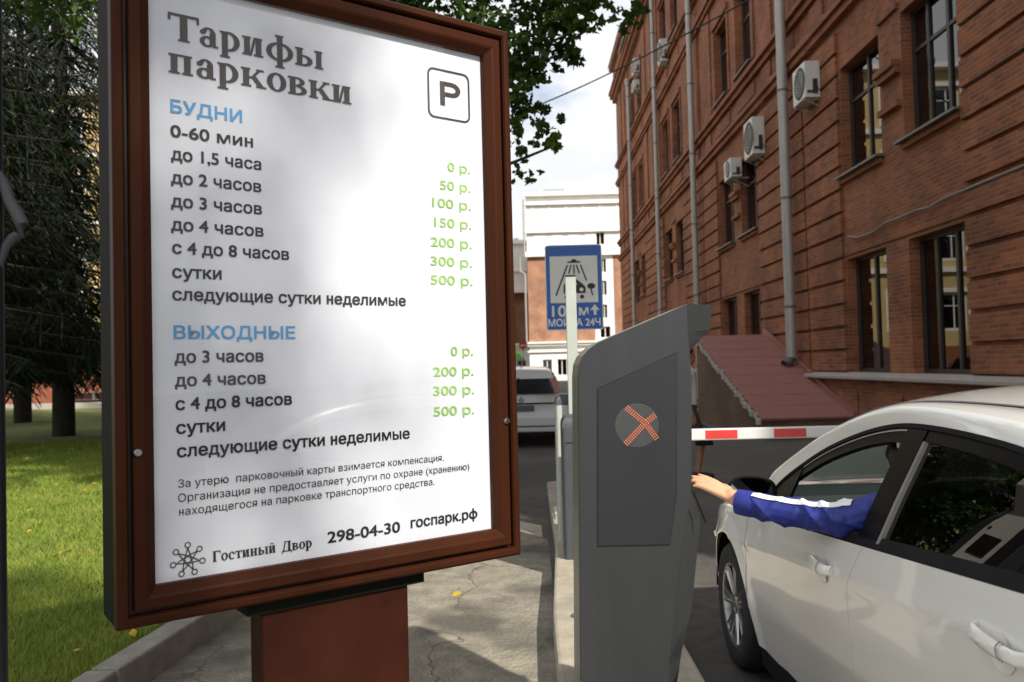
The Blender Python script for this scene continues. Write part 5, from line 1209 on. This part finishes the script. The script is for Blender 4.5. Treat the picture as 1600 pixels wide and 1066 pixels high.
vis = [(660, -5, 9.2, .4), (705, 15, 9.4, .38), (745, 30, 9.0, .36), (775, 55, 9.6, .36), (800, 30, 9.2, .38), (835, 25, 9.6, .40), (870, 40, 9.3, .36), (812, 75, 9.0, .40), (850, 80, 9.5, .36), (800, 100, 9.8, .36), (830, 105, 9.8, .3), (865, 70, 9.8, .32), (800, 145, 9.6, .32), (800, 225, 9.4, .2), (890, 15, 9.7, .34), (895, 62, 9.4, .22), (905, 45, 9.2, .2), (885, 90, 9.2, .2), (810, 118, 9.3, .33), (845, 128, 9.1, .26), (812, 160, 9.0, .26), (838, 165, 9.3, .2), (806, 195, 9.2, .24), (840, 186, 9.2, .19), (868, 183, 9.1, .13), (858, 205, 9.2, .15), (866, 228, 9.1, .12), (822, 230, 9.2, .18), (815, 205, 9, .2), (842, 222, 9.1, .14), (803, 268, 9.1, .10), (832, 275, 9.1, .11), (800, 290, 9.0, .09), (845, 270, 9.1, .06), (930, 5, 9.0, .26), (960, 12, 9.1, .24), (985, 30, 9.0, .18), (990, 5, 9.2, .22), (945, 30, 9.1, .14), (1000, 45, 9.05, .08), (905, -10, 9.1, .3), (870, 0, 9.3, .3), (790, -20, 9.3, .4), (740, -25, 9.2, .4)]
for x, y, Y, r_ in vis: cl.append((at(x, y, Y), r_))
for k in range(1100):
    c = Vector((rnd.gauss(-3.0, 2.0), rnd.gauss(10.4, 1.9), rnd.gauss(6.6, 2.0)))
    e = Vector(((c.x + 3.0) / 4.6, (c.y - 10.4) / 4.2, (c.z - 7.0) / 4.4))
    if e.length > 1 or c.z < 2.8: continue
    px = 822 + F * c.x / c.y; py = 570 - F * (c.z - EYE) / c.y
    if px > 640 and py > -60: continue
    if px < 235 and py > -40: continue
    cl.append((c, rnd.uniform(.32, .55)))
broadleaf((-3.5, 10.0, .12), 'linden_tree', 'leafy green broadleaf tree behind the poster stand with branches hanging into the sky', cl, 10.5, 5, .10, 185)
# unseen broadleaf tree, added behind the camera only to shade the poster
rnd = random.Random(23); cl = []
for k in range(260):
    v = Vector((rnd.gauss(0, 1), rnd.gauss(0, 1), rnd.gauss(0, 1))).normalized() * rnd.random() ** .4
    cl.append((Vector((SHX, SHY, 13.0)) + Vector((.62, -.785, 0)) * v.x * 2.4 + Vector((.785, .62, 0)) * v.y * 1.95 + Vector((0, 0, v.z * 1.3)), rnd.uniform(.3, .45)))
broadleaf((5.6, -9.8, 0), 'linden_tree', 'unseen broadleaf tree added behind the viewpoint to shade the poster', cl, 14, 9, .10, 90, 20)
def spruce_mesh(seed, H_, L_):
    rnd = random.Random(seed); q = MB(); tq = MB(); tq.tube([(0, 0, 0), (0, 0, H_ * .5), (0, 0, H_)], [.24, .15, .02], 12); z = 1.95
    while z < H_ - .2:
        Lb = (1 - z / H_) ** .85 * L_ + .25; nb = 8
        for k in range(nb):
            a = 2 * math.pi * (k + rnd.random()) / nb; l = Lb * rnd.uniform(.75, 1.1); d = Vector((math.cos(a), math.sin(a), 0)); sd = Vector((-d.y, d.x, 0)); n = max(6, int(l / .075))
            tq.tube([(0, 0, z), d * l * .5 + Vector((0, 0, z - .12 * l)), d * l + Vector((0, 0, z - .20 * l))], [.03, .018, .005], 5)
            for i in range(n):
                t = (i + rnd.random()) / n; p = d * l * t + Vector((0, 0, z - .30 * l * t + .10 * l * t * t))
                for s in (-1, 1):
                    ln = (.55 * (1 - .6 * t) + .18) * rnd.uniform(.6, 1.2) * min(1, l / 1.5); tip = p + sd * s * ln * rnd.uniform(.35, .9) + d * ln * .45 + Vector((0, 0, -ln * rnd.uniform(.35, 1.0)))
                    w_ = Vector((rnd.gauss(0, 1), rnd.gauss(0, 1), rnd.gauss(0, .6))).normalized() * .019
                    for f in (.0, .45):
                        m0 = p.lerp(tip, f); m1 = p.lerp(tip, min(1, f + .62)); kk = len(q.v); q.v += [tuple(m0 - w_ * .4), tuple(m0 + w_ * .4), tuple(m1 + w_), tuple(m1 + (tip - p) * .12), tuple(m1 - w_)]; q.f.append((kk, kk + 1, kk + 2, kk + 3, kk + 4)); q.mi.append(0)
        z += .36 + .012 * z
    return q, tq
sp = []
for i, (x, y, rz, sc, lab) in enumerate([(-10.9, 15.8, .3, 1.0, 'dark spruce nearest the lamp post on the lawn'), (-11.5, 20.5, 2.1, 1.1, 'dark spruce in the middle of the lawn, second behind the nearest spruce'), (-16.5, 27, 4.0, 1.15, 'dark spruce farther back on the lawn before the red plinth'), (-12.5, 30.5, 5.2, 1.1, 'dark spruce near the path, mostly behind the brown poster frame'), (-20.5, 31.0, 1.2, 1.2, 'tall dark spruce by the path at the left edge of the lawn'), (-7.2, 19.5, 3.3, 1.1, 'dark spruce hidden behind the poster stand, left of the broadleaf tree'), (-6.0, 27.5, .9, 1.1, 'dark spruce behind the broadleaf tree, nearest the lane'), (-9.0, 34.0, 2.6, 1.15, 'dark spruce near the path directly behind the poster stand'), (-16.8, 20.0, 5.6, 1.1, 'dark spruce left of the lamp post, mostly out of the frame')]):
    if i == 0:
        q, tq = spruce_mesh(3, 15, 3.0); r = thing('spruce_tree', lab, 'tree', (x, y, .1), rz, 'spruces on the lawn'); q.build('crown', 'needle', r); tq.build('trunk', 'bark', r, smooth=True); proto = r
    else:
        r = copy_tree(proto); r.location = (x, y, .1); r.rotation_euler = (0, 0, rz); r['label'] = lab
    r.scale = (sc, sc, sc)
# grass, fallen leaves
rnd = random.Random(2); q = MB()
def on_lawn(x, y): return x < -2.18 + .07 * (y - 4.1) - (.32 * max(0, y - 5.5)) and x > -16
cnt = 0
while cnt < 90000:
    y = 3.4 + 15 * rnd.random() ** 1.8; lo_, hi_ = (-.66 * y - .4, -.30 * y + .3); x = rnd.uniform(lo_, hi_)
    cnt += 1
    if not on_lawn(x, y): continue
    h = rnd.uniform(.025, .062) * (1 + .02 * y); a = rnd.random() * 6.28; w_ = .0032 + .0006 * y; dx, dy = math.cos(a) * w_, math.sin(a) * w_; lx, ly = rnd.gauss(0, .5) * h, rnd.gauss(0, .5) * h
    k = len(q.v); q.v += [(x - dx, y - dy, .118), (x + dx, y + dy, .118), (x + lx, y + ly, .118 + h)]; q.f.append((k, k + 1, k + 2)); q.mi.append(0)
go = q.build('grass', 'grass_blade'); go['kind'] = 'stuff'
rnd = random.Random(6); n = 0; lp = None
while n < 34:
    y = 4.3 + 9 * rnd.random() ** 1.3; x = rnd.uniform(-.64 * y, -.38 * y)
    if n >= 30: x, y = [(-.52, 5.85), (.1 - .7, 7.6), (-1.0, 5.2), (-.3, 9.4)][n - 30]
    elif not on_lawn(x, y): continue
    if lp is None:
        q = MB(); q.grid(lambda u, v: ((u - .5) * .075, (v - .5) * .05 * math.sin(math.pi * min(.97, max(.06, u))), .010 * math.sin(3 * u + v)), 6, 4); lp = q.build('fallen_leaf', 'leaf_yellow', smooth=True); o = lp
    else: o = lp.copy(); C.objects.link(o)
    o.location = (x, y, .155 if n < 30 else .012); o.rotation_euler = (rnd.uniform(-.4, .4), rnd.uniform(-.4, .4), rnd.random() * 6); sc = rnd.uniform(.6, 1.15); o.scale = (sc, sc, sc)
    tag(o, 'small yellow fallen leaf lying in the lawn grass' if n < 30 else 'small yellow fallen leaf lying on the paving right of the poster stand', 'leaf', 'fallen leaves on the lawn' if n < 30 else 'fallen leaves on the paving'); n += 1
# lamp post with a curled bracket at the left edge of the picture
Yl = 2.2; c0 = at(-13, 560, Yl)
r = thing('lamp_post', 'dark wrought iron lamp post with a curled bracket at the edge of the lawn', 'lamp post', (c0.x, Yl, 0))
q = MB(); q.lathe([(.09, 0), (.09, .12), (.055, .2), (.045, .5), (.034, .6), (.031, 1.5), (.028, 3.6)], (0, 0, 0), (0, 0, 1), 18); q.build('post', 'iron', r, smooth=True)
q = MB(); L0 = Vector((c0.x, Yl, 0)); q.tube([at(x, y, Yl) - L0 for x, y in ((-8, 262), (6, 285), (14, 312), (26, 332), (34, 350), (31, 366), (20, 372), (10, 384), (4, 402), (-4, 425))], [.010, .014, .016, .018, .017, .014, .013, .012, .010, .008], 10); q.build('scroll', 'iron_pale', r, smooth=True)
q = MB(); q.lathe([(.0, 3.6), (.05, 3.62), (.14, 3.95), (.16, 4.0), (.05, 4.12), (0, 4.15)], (0, 0, 0), (0, 0, 1), 12); q.build('lantern', 'iron', r)
